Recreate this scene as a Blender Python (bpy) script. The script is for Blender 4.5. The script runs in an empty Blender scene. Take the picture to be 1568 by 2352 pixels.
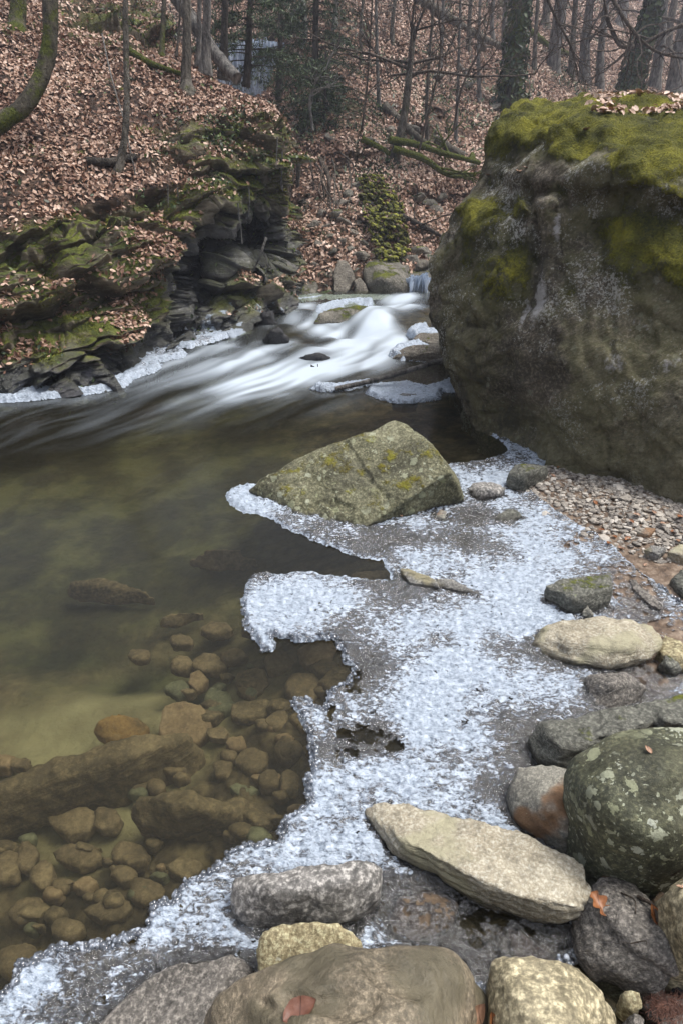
import bpy, bmesh, math, random
import numpy as np
from mathutils import Vector
random.seed(7); RNG = np.random.default_rng(11)
SC = bpy.context.scene
COL = SC.collection
PI = math.pi
# ------------------------------------------------------------ camera, sky, sun, exposure
CAMH, PITCH, FOC = 1.5, math.radians(30.0), 1400.0      # picture units: 1568 x 2352
cd = bpy.data.cameras.new('camera'); CAM = bpy.data.objects.new('camera', cd); COL.objects.link(CAM)
CAM.location = (0, 0, CAMH); CAM.rotation_euler = (PI/2 - PITCH, 0, 0)
cd.sensor_fit = 'VERTICAL'; cd.sensor_height = 36; cd.sensor_width = 24
cd.lens = FOC/2352*36; cd.clip_end = 600; cd.clip_start = 0.05
SC.camera = CAM
wd = bpy.data.worlds.new('World'); SC.world = wd; wd.use_nodes = True
wt = wd.node_tree; wt.nodes.clear()
sky = wt.nodes.new('ShaderNodeTexSky'); sky.sky_type = 'NISHITA'; sky.sun_disc = False
SUN_EL, SUN_AZ = math.radians(66), math.radians(78)
sky.sun_elevation = SUN_EL; sky.sun_rotation = SUN_AZ
sky.air_density = 1.0; sky.dust_density = 4.0; sky.ozone_density = 1.0
hs = wt.nodes.new('ShaderNodeHueSaturation'); hs.inputs['Saturation'].default_value = 0.42
bg = wt.nodes.new('ShaderNodeBackground'); bg.inputs['Strength'].default_value = 0.125
wo = wt.nodes.new('ShaderNodeOutputWorld')
wt.links.new(sky.outputs[0], hs.inputs['Color']); wt.links.new(hs.outputs[0], bg.inputs['Color'])
wt.links.new(bg.outputs[0], wo.inputs['Surface'])
sl = bpy.data.lights.new('sun', 'SUN'); sl.energy = 1.5; sl.angle = math.radians(18); sl.color = (1, .96, .9)
so = bpy.data.objects.new('sun', sl); COL.objects.link(so)
sd = Vector((math.sin(SUN_AZ)*math.cos(SUN_EL), math.cos(SUN_AZ)*math.cos(SUN_EL), math.sin(SUN_EL)))
so.rotation_euler = sd.to_track_quat('Z', 'Y').to_euler(); so.location = (0, 0, 20)
vs = SC.view_settings; vs.view_transform = 'Standard'; vs.look = 'None'; vs.gamma = 1; vs.exposure = 1.02
SC.view_settings.use_curve_mapping = False
SC.render.engine = 'CYCLES'
cy = SC.cycles; cy.use_denoising = True; cy.max_bounces = 8; cy.transparent_max_bounces = 16
cy.diffuse_bounces = 3; cy.glossy_bounces = 3; cy.transmission_bounces = 6; cy.volume_bounces = 1
cy.sample_clamp_indirect = 4; cy.caustics_reflective = False; cy.caustics_refractive = False
cy.use_adaptive_sampling = True; cy.adaptive_threshold = 0.02
# ------------------------------------------------------------ picture point -> place
CP, SP = math.cos(PITCH), math.sin(PITCH)
def ray(u, v):
    x = (np.asarray(u, float)-784)/FOC; y = (1176-np.asarray(v, float))/FOC
    return x, CP+y*SP, -SP+y*CP
def W(u, v, z=0.0):
    x, dy, dz = ray(u, v); dz = np.where(dz > -.03, -.03, dz)
    t = (z-CAMH)/dz
    return np.stack([x*t, dy*t, z+0*t], -1)
def WY(u, v, Y):
    x, dy, dz = ray(u, v); t = Y/dy
    return np.stack([x*t, Y+0*t, CAMH+dz*t], -1)
# ------------------------------------------------------------ noise
_perm = np.random.default_rng(5).permutation(256); _perm = np.concatenate([_perm]*3)
_g = np.random.default_rng(6).normal(size=(256, 3)); _g /= np.linalg.norm(_g, axis=1)[:, None]
def pn(p, seed=0):
    p = np.asarray(p, float)+seed*17.31
    i = np.floor(p).astype(int); f = p-i; i &= 255
    w = f*f*f*(f*(f*6-15)+10)
    out = 0
    for dx in (0, 1):
        for dy in (0, 1):
            for dz in (0, 1):
                h = _perm[_perm[_perm[i[..., 0]+dx]+i[..., 1]+dy]+i[..., 2]+dz]
                d = f-np.array([dx, dy, dz])
                g = (_g[h]*d).sum(-1)
                wt_ = (w[..., 0] if dx else 1-w[..., 0])*(w[..., 1] if dy else 1-w[..., 1])*(w[..., 2] if dz else 1-w[..., 2])
                out = out+g*wt_
    return out*1.6
def fbm(p, o=4, seed=0, r=.5):
    p = np.asarray(p, float); a, s, k = 1, 0, 1
    for q in range(o):
        s = s+a*pn(p*k, seed+q); a *= r; k *= 2.03
    return s
def ridge(p, o=3, seed=0):
    p = np.asarray(p, float); a, s, k = 1, 0, 1
    for q in range(o):
        s = s+a*(1-np.abs(pn(p*k, seed+q))*2); a *= .5; k *= 2.1
    return s
def smooth(x, a, b):
    t = np.clip((x-a)/(b-a), 0, 1); return t*t*(3-2*t)
# ------------------------------------------------------------ objects
def tag(o, label=None, cat=None, group=None, kind=None):
    if label: o['label'] = label
    if cat: o['category'] = cat
    if group: o['group'] = group
    if kind: o['kind'] = kind
    return o
def link(o, parent=None):
    COL.objects.link(o)
    if parent is not None: o.parent = parent
    return o
def mesh(name, V, F, mat=None, parent=None, smooth_=True, attrs=None, base=True, origin=None):
    """V (n,3) in the world; F (m,3|4) array or list of arrays. Origin moved to the base of the thing."""
    V = np.asarray(V, float)
    if origin is None:
        origin = np.array([V[:, 0].mean(), V[:, 1].mean(), V[:, 2].min()]) if base else np.zeros(3)
    if parent is not None: origin = np.array(parent.location)
    me = bpy.data.meshes.new(name)
    Fs = F if isinstance(F, list) else [F]
    Fs = [np.asarray(f) for f in Fs if len(f)]
    loops = np.concatenate([f.ravel() for f in Fs]); tot = np.concatenate([np.full(len(f), f.shape[1]) for f in Fs])
    st = np.concatenate([[0], np.cumsum(tot)[:-1]])
    me.vertices.add(len(V)); me.vertices.foreach_set('co', (V-origin).astype(np.float32).ravel())
    me.loops.add(len(loops)); me.loops.foreach_set('vertex_index', loops.astype(np.int32))
    me.polygons.add(len(tot)); me.polygons.foreach_set('loop_start', st.astype(np.int32))
    me.update(calc_edges=True); me.validate()
    me.polygons.foreach_set('use_smooth', np.full(len(me.polygons), bool(smooth_)))
    for k, a in (attrs or {}).items():
        at = me.attributes.new(k, 'FLOAT', 'POINT'); at.data.foreach_set('value', np.asarray(a, np.float32).ravel())
    if mat: me.materials.append(mat)
    o = bpy.data.objects.new(name, me); link(o, parent)
    if parent is None: o.location = origin
    return o
def empty(name, loc):
    o = bpy.data.objects.new(name, None); link(o); o.location = [float(c) for c in loc]; o.empty_display_size = .1
    return o
def gridfaces(n, m):
    a = (np.arange(n-1)[:, None]*m+np.arange(m-1)[None]).ravel()
    return np.stack([a, a+m, a+m+1, a+1], 1)
def gnormals(P):
    du = np.gradient(P, axis=1); dv = np.gradient(P, axis=0)
    n = np.cross(du, dv); n /= np.linalg.norm(n, axis=-1, keepdims=True)+1e-9
    return n
def box(a, k):
    for _ in range(k):
        p = np.pad(a, ((1, 1), (1, 1)), mode='edge')
        a = (p[:-2, 1:-1]+p[2:, 1:-1]+p[1:-1, :-2]+p[1:-1, 2:]+2*p[1:-1, 1:-1])/6
    return a
def net(us, vs_, M, U, V_):
    """linear interpolation of the table M (rows vs_, columns us) at the grid U x V_"""
    M = np.asarray(M, float)
    R = np.stack([np.interp(U, us, row) for row in M])
    return np.stack([np.interp(V_, vs_, R[:, j]) for j in range(len(U))], 1)
class MB:
    def __init__(s): s.V = []; s.F3 = []; s.F4 = []; s.n = 0; s.A = []
    def add(s, V, F, a=None):
        V = np.asarray(V, float); F = np.asarray(F)
        (s.F3 if F.shape[1] == 3 else s.F4).append(F+s.n); s.V.append(V); s.n += len(V)
        s.A.append(np.zeros(len(V)) if a is None else np.broadcast_to(a, len(V)))
    def build(s, name, mat, parent=None, smooth_=True, base=True):
        F = [np.concatenate(x) for x in (s.F3, s.F4) if x]
        return mesh(name, np.concatenate(s.V), F, mat, parent, smooth_, {'rnd': np.concatenate(s.A)}, base)
    def tube(s, P, R, seg=8, rough=0, a=None, cap=True):
        P = np.asarray(P, float); R = np.broadcast_to(R, len(P)).astype(float)
        T = np.gradient(P, axis=0); T /= np.linalg.norm(T, axis=1)[:, None]+1e-9
        ref = np.array([0.31, .2, .93]) if abs(T[0, 2]) < .8 else np.array([1., .13, 0])
        A = np.cross(T, ref); A /= np.linalg.norm(A, axis=1)[:, None]+1e-9; B = np.cross(T, A)
        th = np.linspace(0, 2*PI, seg, endpoint=False)
        rr = R[:, None]*np.ones(seg)
        ring = P[:, None]+rr[..., None]*(np.cos(th)[None, :, None]*A[:, None]+np.sin(th)[None, :, None]*B[:, None])
        if rough:
            d = ring-P[:, None]; ring = P[:, None]+d*(1+rough*fbm(ring*np.array([1/max(R.max(), .01)]*3)*.9, 3)[..., None])
        n, m = len(P), seg
        i = np.arange(n-1)[:, None]*m; j = np.arange(m)[None]
        q = np.stack([i+j, i+(j+1) % m, i+m+(j+1) % m, i+m+j], -1).reshape(-1, 4)
        s.add(ring.reshape(-1, 3), q, a)
        if cap:
            for k, fl in ((0, 1), (n-1, 0)):
                c = np.concatenate([ring[k], P[k:k+1]]); jj = np.arange(m)
                f = np.stack([jj, (jj+1) % m, np.full(m, m)], 1)
                s.add(c, f[:, ::-1] if fl else f, a)
def spline(P, n):
    P = np.asarray(P, float); 
    if len(P) < 3: 
        t = np.linspace(0, 1, n)[:, None]; return P[0]*(1-t)+P[-1]*t
    Q = np.concatenate([[2*P[0]-P[1]], P, [2*P[-1]-P[-2]]])
    t = np.linspace(0, len(P)-1-1e-6, n); i = t.astype(int); f = (t-i)[:, None]
    a, b, c, d = Q[i], Q[i+1], Q[i+2], Q[i+3]
    return .5*(2*b+(c-a)*f+(2*a-5*b+4*c-d)*f*f+(3*b-a-3*c+d)*f**3)
def hull_mesh(pts):
    bm = bmesh.new()
    for p in pts: bm.verts.new([float(c) for c in p])
    r = bmesh.ops.convex_hull(bm, input=bm.verts)
    bmesh.ops.delete(bm, geom=list({g for g in r['geom_interior']+r['geom_unused'] if isinstance(g, bmesh.types.BMVert) and g.is_valid}), context='VERTS')
    return bm
def remeshed(hulls, vox):
    """voxel remesh of several overlapping convex bodies -> vertex and face arrays"""
    bm = bmesh.new()
    for h in hulls:
        b = hull_mesh(h); me = bpy.data.meshes.new('tmp'); b.to_mesh(me); b.free(); bm.from_mesh(me); bpy.data.meshes.remove(me)
    me = bpy.data.meshes.new('tmp'); bmesh.ops.recalc_face_normals(bm, faces=bm.faces); bm.to_mesh(me); bm.free()
    o = bpy.data.objects.new('tmp', me); COL.objects.link(o)
    md = o.modifiers.new('r', 'REMESH'); md.mode = 'VOXEL'; md.voxel_size = vox
    dg = bpy.context.evaluated_depsgraph_get(); dg.update()
    m2 = bpy.data.meshes.new_from_object(o.evaluated_get(dg))
    V = np.zeros(len(m2.vertices)*3); m2.vertices.foreach_get('co', V); V = V.reshape(-1, 3)
    L = np.zeros(len(m2.loops), int); m2.loops.foreach_get('vertex_index', L); F = L.reshape(-1, 4)
    bpy.data.objects.remove(o); bpy.data.meshes.remove(me); bpy.data.meshes.remove(m2)
    return V, F
def relax(V, F, k, w=.6):
    E = np.concatenate([F[:, [0, 1]], F[:, [1, 2]], F[:, [2, 3]], F[:, [3, 0]]])
    n = len(V); deg = np.bincount(E[:, 0], minlength=n)+np.bincount(E[:, 1], minlength=n)
    for _ in range(k):
        S = np.stack([np.bincount(E[:, 0], V[E[:, 1], c], n)+np.bincount(E[:, 1], V[E[:, 0], c], n) for c in range(3)], 1)
        V = V*(1-w)+w*S/np.maximum(deg, 1)[:, None]
    return V
def vnormals(V, F):
    d1 = V[F[:, 2]]-V[F[:, 0]]; d2 = V[F[:, 3]]-V[F[:, 1]] if F.shape[1] == 4 else V[F[:, 1]]-V[F[:, 0]]
    fn = np.cross(d1, d2) if F.shape[1] == 4 else np.cross(d2, d1)
    N = np.stack([sum(np.bincount(F[:, k], fn[:, c], len(V)) for k in range(F.shape[1])) for c in range(3)], 1)
    return N/(np.linalg.norm(N, axis=1, keepdims=True)+1e-12)
def cracks(p, freq, seed, width=.06):
    """thin valleys along the zero lines of a warped noise field"""
    q = p*freq+.35*np.stack([pn(p*freq*1.7, seed+3), pn(p*freq*1.7, seed+4), pn(p*freq*1.7, seed+5)], -1)
    return np.exp(-(pn(q, seed)/width)**2)
def rock(name, hulls, mat, label=None, cat='rock', vox=.012, sm=5, amp=.012, fr=7., seed=0, fine=.003, strata=None, crack=0, group=None, parent=None, facet=0, dents=()):
    if np.ndim(hulls[0]) == 1: hulls = [hulls]
    V, F = remeshed(hulls, vox)
    V = relax(V, F, sm); N = vnormals(V, F)
    d = amp*fbm(V*fr, 3, seed)+fine*fbm(V*fr*7, 3, seed+9)
    if facet:   # stepped, broken look
        f = fbm(V*fr*1.3, 2, seed+20)*2.5; d = d+facet*(np.floor(f)+smooth(f-np.floor(f), .35, .65))*.5
    if strata:
        ax, sf, sa = strata; ax = np.array(ax, float); ax /= np.linalg.norm(ax)
        h = (V@ax)*sf+.8*pn(V*fr*.6, seed+7)
        s1 = np.abs((h % 1)-.5)*2; s2 = np.abs(((h*2.7+.3) % 1)-.5)*2
        side = 1-np.abs(N@ax)**2
        d = d+sa*side*(s1**.5+.4*s2**.5-.9)*(1+.6*pn(V*fr, seed+8))
    if crack: d = d-crack*cracks(V, fr*.35, seed+31)
    if dents:      # chips and grooves: (u0, v0, u1, v1, width, depth)
        u, v = uv_of(V); fr_ = (V-np.array([0, 0, CAMH])); fr_ = (N*fr_).sum(1) < 0
        for u0, v0, u1, v1, w, dep in dents:
            e = np.array([u1-u0, v1-v0]); q = np.stack([u-u0, v-v0], 1); t = np.clip(q@e/(e@e+1e-6), 0, 1)
            g_ = np.linalg.norm(q-t[:, None]*e, axis=1)/w*(1+.35*fbm(V*fr*2.5, 2, seed+50))
            d = d-dep*(1-smooth(g_, .6, 1.25))*fr_
    V = V+N*d[:, None]
    o = mesh(name, V, F, mat, parent)
    if parent is None: tag(o, label, cat, group)
    return o
def sdf(P, poly):
    """signed distance (inside > 0) of the points P (n,2) to the polygon (k,2)"""
    P = np.asarray(P); D = np.full(len(P), 1e9); ins = np.zeros(len(P), bool)
    A = np.asarray(poly, float); B = np.roll(A, -1, 0)
    for a, b in zip(A, B):
        e = b-a; w = P-a; t = np.clip((w@e)/(e@e+1e-12), 0, 1)
        D = np.minimum(D, ((w-t[:, None]*e)**2).sum(1))
        c = ((a[1] > P[:, 1]) != (b[1] > P[:, 1]))
        if a[1] != b[1]: ins ^= c & (P[:, 0] < (b[0]-a[0])*(P[:, 1]-a[1])/(b[1]-a[1])+a[0])
    return np.where(ins, 1, -1)*np.sqrt(D)
# ------------------------------------------------------------ materials
class NT:
    def __init__(s, name):
        s.m = bpy.data.materials.new(name); s.m.use_nodes = True; s.t = s.m.node_tree; s.t.nodes.clear()
        s.out = s.t.nodes.new('ShaderNodeOutputMaterial'); s.tc = s.t.nodes.new('ShaderNodeTexCoord')
        s.geo = s.t.nodes.new('ShaderNodeNewGeometry'); oi = s.t.nodes.new('ShaderNodeObjectInfo')
        v = s.t.nodes.new('ShaderNodeVectorMath'); v.operation = 'ADD'
        c = s.t.nodes.new('ShaderNodeVectorMath'); c.operation = 'SCALE'; c.inputs[0].default_value = (37, 53, 71)
        s.t.links.new(oi.outputs['Random'], c.inputs['Scale'])
        s.t.links.new(s.tc.outputs['Object'], v.inputs[0]); s.t.links.new(c.outputs[0], v.inputs[1])
        s.co = v.outputs[0]; s.oi = oi
    def L(s, a, b):
        if isinstance(a, (int, float)): b.default_value = a
        elif isinstance(a, tuple): b.default_value = a if len(a) == len(b.default_value) else (*a, 1)
        else: s.t.links.new(a, b)
    def noise(s, sc, det=4, ro=.55, co=None, dist=0, out=0):
        n = s.t.nodes.new('ShaderNodeTexNoise'); s.L(co or s.co, n.inputs['Vector'])
        n.inputs['Scale'].default_value = sc; n.inputs['Detail'].default_value = det
        n.inputs['Roughness'].default_value = ro; n.inputs['Distortion'].default_value = dist
        return n.outputs[out]
    def vor(s, sc, feat='F1', co=None, rnd=1, out='Distance'):
        n = s.t.nodes.new('ShaderNodeTexVoronoi'); n.feature = feat; s.L(co or s.co, n.inputs['Vector'])
        n.inputs['Scale'].default_value = sc; n.inputs['Randomness'].default_value = rnd
        return n.outputs[out]
    def scale(s, vec, co=None):
        n = s.t.nodes.new('ShaderNodeVectorMath'); n.operation = 'MULTIPLY'; s.L(co or s.co, n.inputs[0]); n.inputs[1].default_value = vec
        return n.outputs[0]
    def rot(s, eul, co=None):
        n = s.t.nodes.new('ShaderNodeVectorRotate'); n.rotation_type = 'EULER_XYZ'; s.L(co or s.co, n.inputs['Vector']); n.inputs['Rotation'].default_value = eul
        return n.outputs[0]
    def ramp(s, f, stops, interp='LINEAR'):
        n = s.t.nodes.new('ShaderNodeValToRGB'); n.color_ramp.interpolation = interp; e = n.color_ramp.elements
        while len(e) < len(stops): e.new(.5)
        for q, (p, c) in zip(e, stops):
            q.position = p; q.color = (c, c, c, 1) if isinstance(c, (int, float)) else (*c, 1)
        s.L(f, n.inputs[0]); return n.outputs[0]
    def mix(s, f, a, b, mode='MIX'):
        n = s.t.nodes.new('ShaderNodeMix'); n.data_type = 'RGBA'; n.blend_type = mode
        s.L(f, n.inputs[0]); s.L(a, n.inputs[6]); s.L(b, n.inputs[7]); return n.outputs[2]
    def ma(s, op, a, b=0., c=None, clamp=False):
        n = s.t.nodes.new('ShaderNodeMath'); n.operation = op; n.use_clamp = clamp
        s.L(a, n.inputs[0]); s.L(b, n.inputs[1])
        if c is not None: s.L(c, n.inputs[2])
        return n.outputs[0]
    def mr(s, x, a, b, lo=0., hi=1.):
        n = s.t.nodes.new('ShaderNodeMapRange'); n.interpolation_type = 'SMOOTHSTEP'; s.L(x, n.inputs[0])
        for k, q in zip((1, 2, 3, 4), (a, b, lo, hi)): n.inputs[k].default_value = q
        return n.outputs[0]
    def attr(s, k):
        n = s.t.nodes.new('ShaderNodeAttribute'); n.attribute_name = k; return n.outputs['Fac']
    def xyz(s, v, k):
        n = s.t.nodes.new('ShaderNodeSeparateXYZ'); s.L(v, n.inputs[0]); return n.outputs[k]
    def bump(s, h, st=.5, dist=.01, nrm=None):
        n = s.t.nodes.new('ShaderNodeBump'); s.L(h, n.inputs['Height']); n.inputs['Strength'].default_value = st; n.inputs['Distance'].default_value = dist
        if nrm is not None: s.L(nrm, n.inputs['Normal'])
        return n.outputs[0]
    def bsdf(s, col, rough=.8, nrm=None, spec=.4, **kw):
        n = s.t.nodes.new('ShaderNodeBsdfPrincipled'); s.L(col, n.inputs['Base Color']); s.L(rough, n.inputs['Roughness'])
        s.L(spec, n.inputs['Specular IOR Level'])
        if nrm is not None: s.L(nrm, n.inputs['Normal'])
        for k, v in kw.items(): s.L(v, n.inputs[k.replace('_', ' ')])
        return n.outputs[0]
    def node(s, ty, **kw):
        n = s.t.nodes.new(ty)
        for k, v in kw.items(): s.L(v, n.inputs[k])
        return n
    def mixsh(s, f, a, b):
        n = s.t.nodes.new('ShaderNodeMixShader'); s.L(f, n.inputs[0]); s.L(a, n.inputs[1]); s.L(b, n.inputs[2]); return n.outputs[0]
    def done(s, sh):
        s.t.links.new(sh, s.out.inputs['Surface']); return s.m
MOSS = ((.035, .042, .008), (.10, .115, .014), (.19, .20, .02))
def rockmat(name, cols, sc=6., grain=.5, gsc=160., lichen=0, lcol=(.55, .57, .5), lsc=26., moss=0, mossup=.4, mossc=MOSS, band=0, bandrot=(0, 0, 0), wet=.0,
            rough=.75, bump=.5, patch=None, stain=None, flake=0, paint=0):
    n = NT(name)
    a = n.noise(sc, 6, .62, dist=.4)
    c = n.ramp(a, [(.3, cols[0]), (.5, cols[1]), (.68, cols[2])])
    hsum = n.noise(sc*3, 8, .68)
    if band:
        bc = n.scale((1, 1, 7), n.rot(bandrot)); b = n.noise(sc*2.2, 6, .65, bc, .6)
        c = n.mix(band, c, n.ramp(b, [(.32, tuple(x*.35 for x in cols[0])), (.5, cols[1]), (.66, tuple(min(1, x*1.25) for x in cols[2]))]))
        hsum = n.ma('ADD', hsum, n.ma('MULTIPLY', b, 1.2))
    g = n.noise(gsc, 3, .7)
    c = n.mix(grain, c, n.ramp(g, [(.36, tuple(x*.22 for x in cols[1])), (.5, cols[1]), (.66, tuple(min(1, x*2.1) for x in cols[2]))]), 'MIX')
    if patch:      # a mineral colour patch of its own
        pc, psc, th = patch
        c = n.mix(n.mr(n.noise(psc, 3, .5), th, th+.1), c, pc)
    if stain:      # dark algae stain
        c = n.mix(n.ma('MULTIPLY', n.mr(n.noise(sc*.7, 5, .6, n.scale((1, 1, .4))), .45, .62), stain), c, (.022, .02, .014))
    if lichen:
        w = n.noise(lsc*1.6, 3, .6, out=1)
        vv = n.node('ShaderNodeVectorMath'); vv.operation = 'MULTIPLY_ADD'
        n.L(w, vv.inputs[0]); vv.inputs[1].default_value = (.035,)*3; n.L(n.co, vv.inputs[2])
        d = n.vor(lsc, 'F1', vv.outputs[0]); rc = n.vor(lsc, 'F1', vv.outputs[0], out='Color')
        thr = n.ma('MULTIPLY', n.ma('SUBTRACT', n.xyz(rc, 0), 1-lichen, clamp=True), 1.1)
        sp = n.mr(n.ma('SUBTRACT', thr, d), 0, .05)
        d2 = n.vor(lsc*3.3, 'F1', vv.outputs[0]); rc2 = n.vor(lsc*3.3, 'F1', vv.outputs[0], out='Color')
        sp2 = n.mr(n.ma('SUBTRACT', n.ma('MULTIPLY', n.ma('SUBTRACT', n.xyz(rc2, 1), 1-lichen*.8, clamp=True), 1.2), d2), 0, .08)
        sp = n.ma('MULTIPLY', n.ma('MAXIMUM', sp, sp2), n.mr(n.noise(sc*.8, 2), .36, .55))
        c = n.mix(n.ma('MULTIPLY', sp, .85), c, n.mix(n.xyz(rc, 2), lcol, tuple(x*y for x, y in zip(lcol, (.62, .62, .45)))))
    c = n.mix(.55, c, n.mix(1., c, n.ramp(n.noise(sc*9, 6, .8), [(.36, .30), (.5, .82), (.66, 1.)]), 'MULTIPLY'))
    if paint:
        c = n.mix(n.mr(n.ma('ADD', n.attr('mossa'), n.ma('MULTIPLY_ADD', n.noise(9, 7, .75), 1.2, -.6)), .08, .42), c, n.mix(.5, c, (.075, .08, .018)))
        c = n.mix(n.ma('MULTIPLY', n.mr(n.noise(1.3, 6, .7), .44, .58), .6), c, (.125, .12, .05))
        c = n.mix(n.ma('MULTIPLY', n.mr(n.noise(2.1, 7, .72, n.scale((1.2, 1.2, .6))), .53, .62), .72), c, (.026, .023, .017))
        c = n.mix(n.ma('MULTIPLY', n.mr(n.ma('MULTIPLY', n.noise(70, 3, .8), n.noise(3.2, 4, .6)), .30, .36), .8), c, (.42, .42, .38))
        tx = n.noise(gsc*.6, 5, .75)
        c = n.mix(n.ma('MULTIPLY', n.attr('olive'), .7), c, n.ramp(tx, [(.35, (.075, .072, .035)), (.6, (.20, .185, .11))]))
        c = n.mix(n.mr(n.ma('ADD', n.attr('pale'), n.ma('MULTIPLY_ADD', tx, 1.2, -.6)), .42, .75), c, (.40, .39, .38))
    ro = rough
    nz = n.xyz(n.geo.outputs['Normal'], 2)
    if moss:
        mn = n.noise(sc*1.3, 7, .66)
        mfine = n.noise(90, 4, .7)
        mk = n.ma('ADD', n.ma('ADD', n.ma('MULTIPLY', nz, mossup), mn), n.ma('MULTIPLY_ADD', n.noise(34, 4, .7), .34, -.17))
        mk = n.mr(mk, 1.0-moss*.6, 1.0-moss*.6+.12)
        if paint: mk = n.mr(n.ma('ADD', n.attr('mossa'), n.ma('ADD', n.ma('MULTIPLY_ADD', n.noise(30, 6, .75), 1.1, -.55), n.ma('MULTIPLY_ADD', n.noise(6, 4, .6), .7, -.35))), .36, .60)
        mcol = n.ramp(n.ma('ADD', n.ma('MULTIPLY', n.noise(sc*2, 3), .6), n.ma('MULTIPLY', mfine, .4)), [(.36, mossc[0]), (.5, mossc[1]), (.64, mossc[2])])
        c = n.mix(mk, c, mcol)
        hsum = n.ma('ADD', hsum, n.ma('MULTIPLY', mk, n.ma('MULTIPLY_ADD', mfine, 1.6, .4)))
        ro = n.ma('MULTIPLY_ADD', mk, .2, rough, clamp=True)
    if wet is not None and wet > 0:
        pz = n.xyz(n.geo.outputs['Position'], 2)
        wm = n.mr(n.ma('SUBTRACT', pz, n.ma('MULTIPLY', n.noise(sc*2, 4), wet)), wet*.15, wet*-.35)
        c = n.mix(wm, c, n.mix(.72, c, (.018, .014, .010), 'MIX'))
        ro = n.ma('MULTIPLY_ADD', wm, -.5, ro, clamp=True)
    h = n.ma('ADD', hsum, n.ma('ADD', n.ma('MULTIPLY', g, .25), n.ma('MULTIPLY', n.noise(sc*13, 7, .75), .55)))
    nb = n.bump(h, bump, .02)
    if flake: ro = n.ma('MULTIPLY_ADD', n.mr(n.noise(gsc*1.3, 2), .58, .64), -flake, ro, clamp=True)
    return n.done(n.bsdf(c, ro, nb, .4))
# ============================================================ SETTING
def mat_riverbed():
    n = NT('riverbed')
    a = n.noise(1.6, 5, .6); sand = n.ramp(a, [(.3, (.14, .12, .068)), (.5, (.23, .20, .12)), (.7, (.31, .275, .175))])
    b = n.ramp(n.noise(9, 6, .65), [(.35, (.014, .010, .007)), (.5, (.06, .042, .025)), (.68, (.16, .12, .072))])
    peb = n.vor(30, 'F1'); pc = n.vor(30, 'F1', out='Color')
    b2 = n.mix(n.mr(peb, .45, .75), n.mix(n.xyz(pc, 0), (.17, .12, .072), (.08, .06, .04)), (.035, .025, .016))
    st = b
    c = n.mix(n.attr('sand'), st, sand)
    c = n.mix(n.attr('deep'), c, n.ramp(n.noise(2.6, 4, .6), [(.38, (.008, .010, .006)), (.5, (.024, .026, .013)), (.62, (.075, .075, .034))]))  # algae green, plus the water's darkening with depth painted into the bed colour
    wet = n.attr('shore')     # damp brown sand of the shore
    sh = n.ramp(n.noise(22, 6, .7), [(.36, (.07, .047, .032)), (.5, (.16, .112, .078)), (.64, (.30, .235, .175))])
    c = n.mix(wet, c, sh)
    nb = n.bump(n.ma('ADD', n.noise(40, 6, .7), n.ma('MULTIPLY', peb, -.6)), .5, .02)
    return n.done(n.bsdf(c, n.ma('MULTIPLY_ADD', wet, -.25, .8), nb, .3))
BU = [-2200, -600, -200, 0, 200, 400, 600, 800, 1000, 1200, 1400, 1700, 2400]
BV = [600, 700, 800, 1000, 1200, 1400, 1700, 2000, 2400, 2900]
BM = [[-.25]*13,
      [-.5, -.5, -.5, -.5, -.45, -.4, -.3, -.25, -.2, -.2, -.2, -.2, -.2],
      [-.5, -.5, -.5, -.5, -.5, -.45, -.35, -.25, -.22, -.2, -.1, -.1, -.1],
      [-.6, -.55, -.55, -.55, -.55, -.5, -.45, -.35, -.22, -.12, .05, .1, .1],
      [-.6, -.58, -.58, -.55, -.52, -.48, -.38, -.22, -.07, -.02, .045, .09, .1],
      [-.6, -.55, -.52, -.5, -.46, -.40, -.28, -.14, -.05, -.028, .0, .03, .1],
      [-.6, -.5, -.45, -.42, -.38, -.32, -.22, -.11, -.05, -.03, -.012, .02, .1],
      [-.5, -.4, -.38, -.36, -.3, -.24, -.16, -.08, -.05, -.04, -.02, .02, .1],
      [-.4, -.3, -.28, -.24, -.16, -.11, -.08, -.06, -.05, -.04, -.02, .02, .05],
      [-.3, -.25, -.2, -.16, -.12, -.1, -.08, -.06, -.05, -.04, -.02, .02, .05]]
bu = np.linspace(-2200, 2400, 921); bv = np.linspace(600, 2900, 691)
BZ = box(net(BU, BV, BM, bu, bv), 40)
# the wet brown shore and the gravel bar under the great boulder
_gx, _gy = np.meshgrid(bu, bv)
GRAVEL = [(1150, 1118), (1185, 1080), (1260, 1055), (1330, 1070), (1420, 1105), (1600, 1170), (1760, 1260), (1760, 1420), (1568, 1290), (1500, 1275), (1420, 1250), (1330, 1205), (1260, 1160)]
SHORE = [(1140, 1110), (1300, 1060), (1700, 1180), (1900, 1500), (1800, 1750), (1568, 1600), (1490, 1560), (1480, 1450), (1420, 1330), (1330, 1240), (1230, 1170)]
gs_ = sdf(np.stack([_gx.ravel(), _gy.ravel()], 1), GRAVEL).reshape(_gx.shape)
ss_ = sdf(np.stack([_gx.ravel(), _gy.ravel()], 1), SHORE).reshape(_gx.shape)
BZ = np.where(ss_ > -60, np.maximum(BZ, .004+.0*BZ)*smooth(ss_, -60, 30)+BZ*(1-smooth(ss_, -60, 30)), BZ)
BZ = BZ+.035*smooth(gs_, -10, 80)
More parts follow.
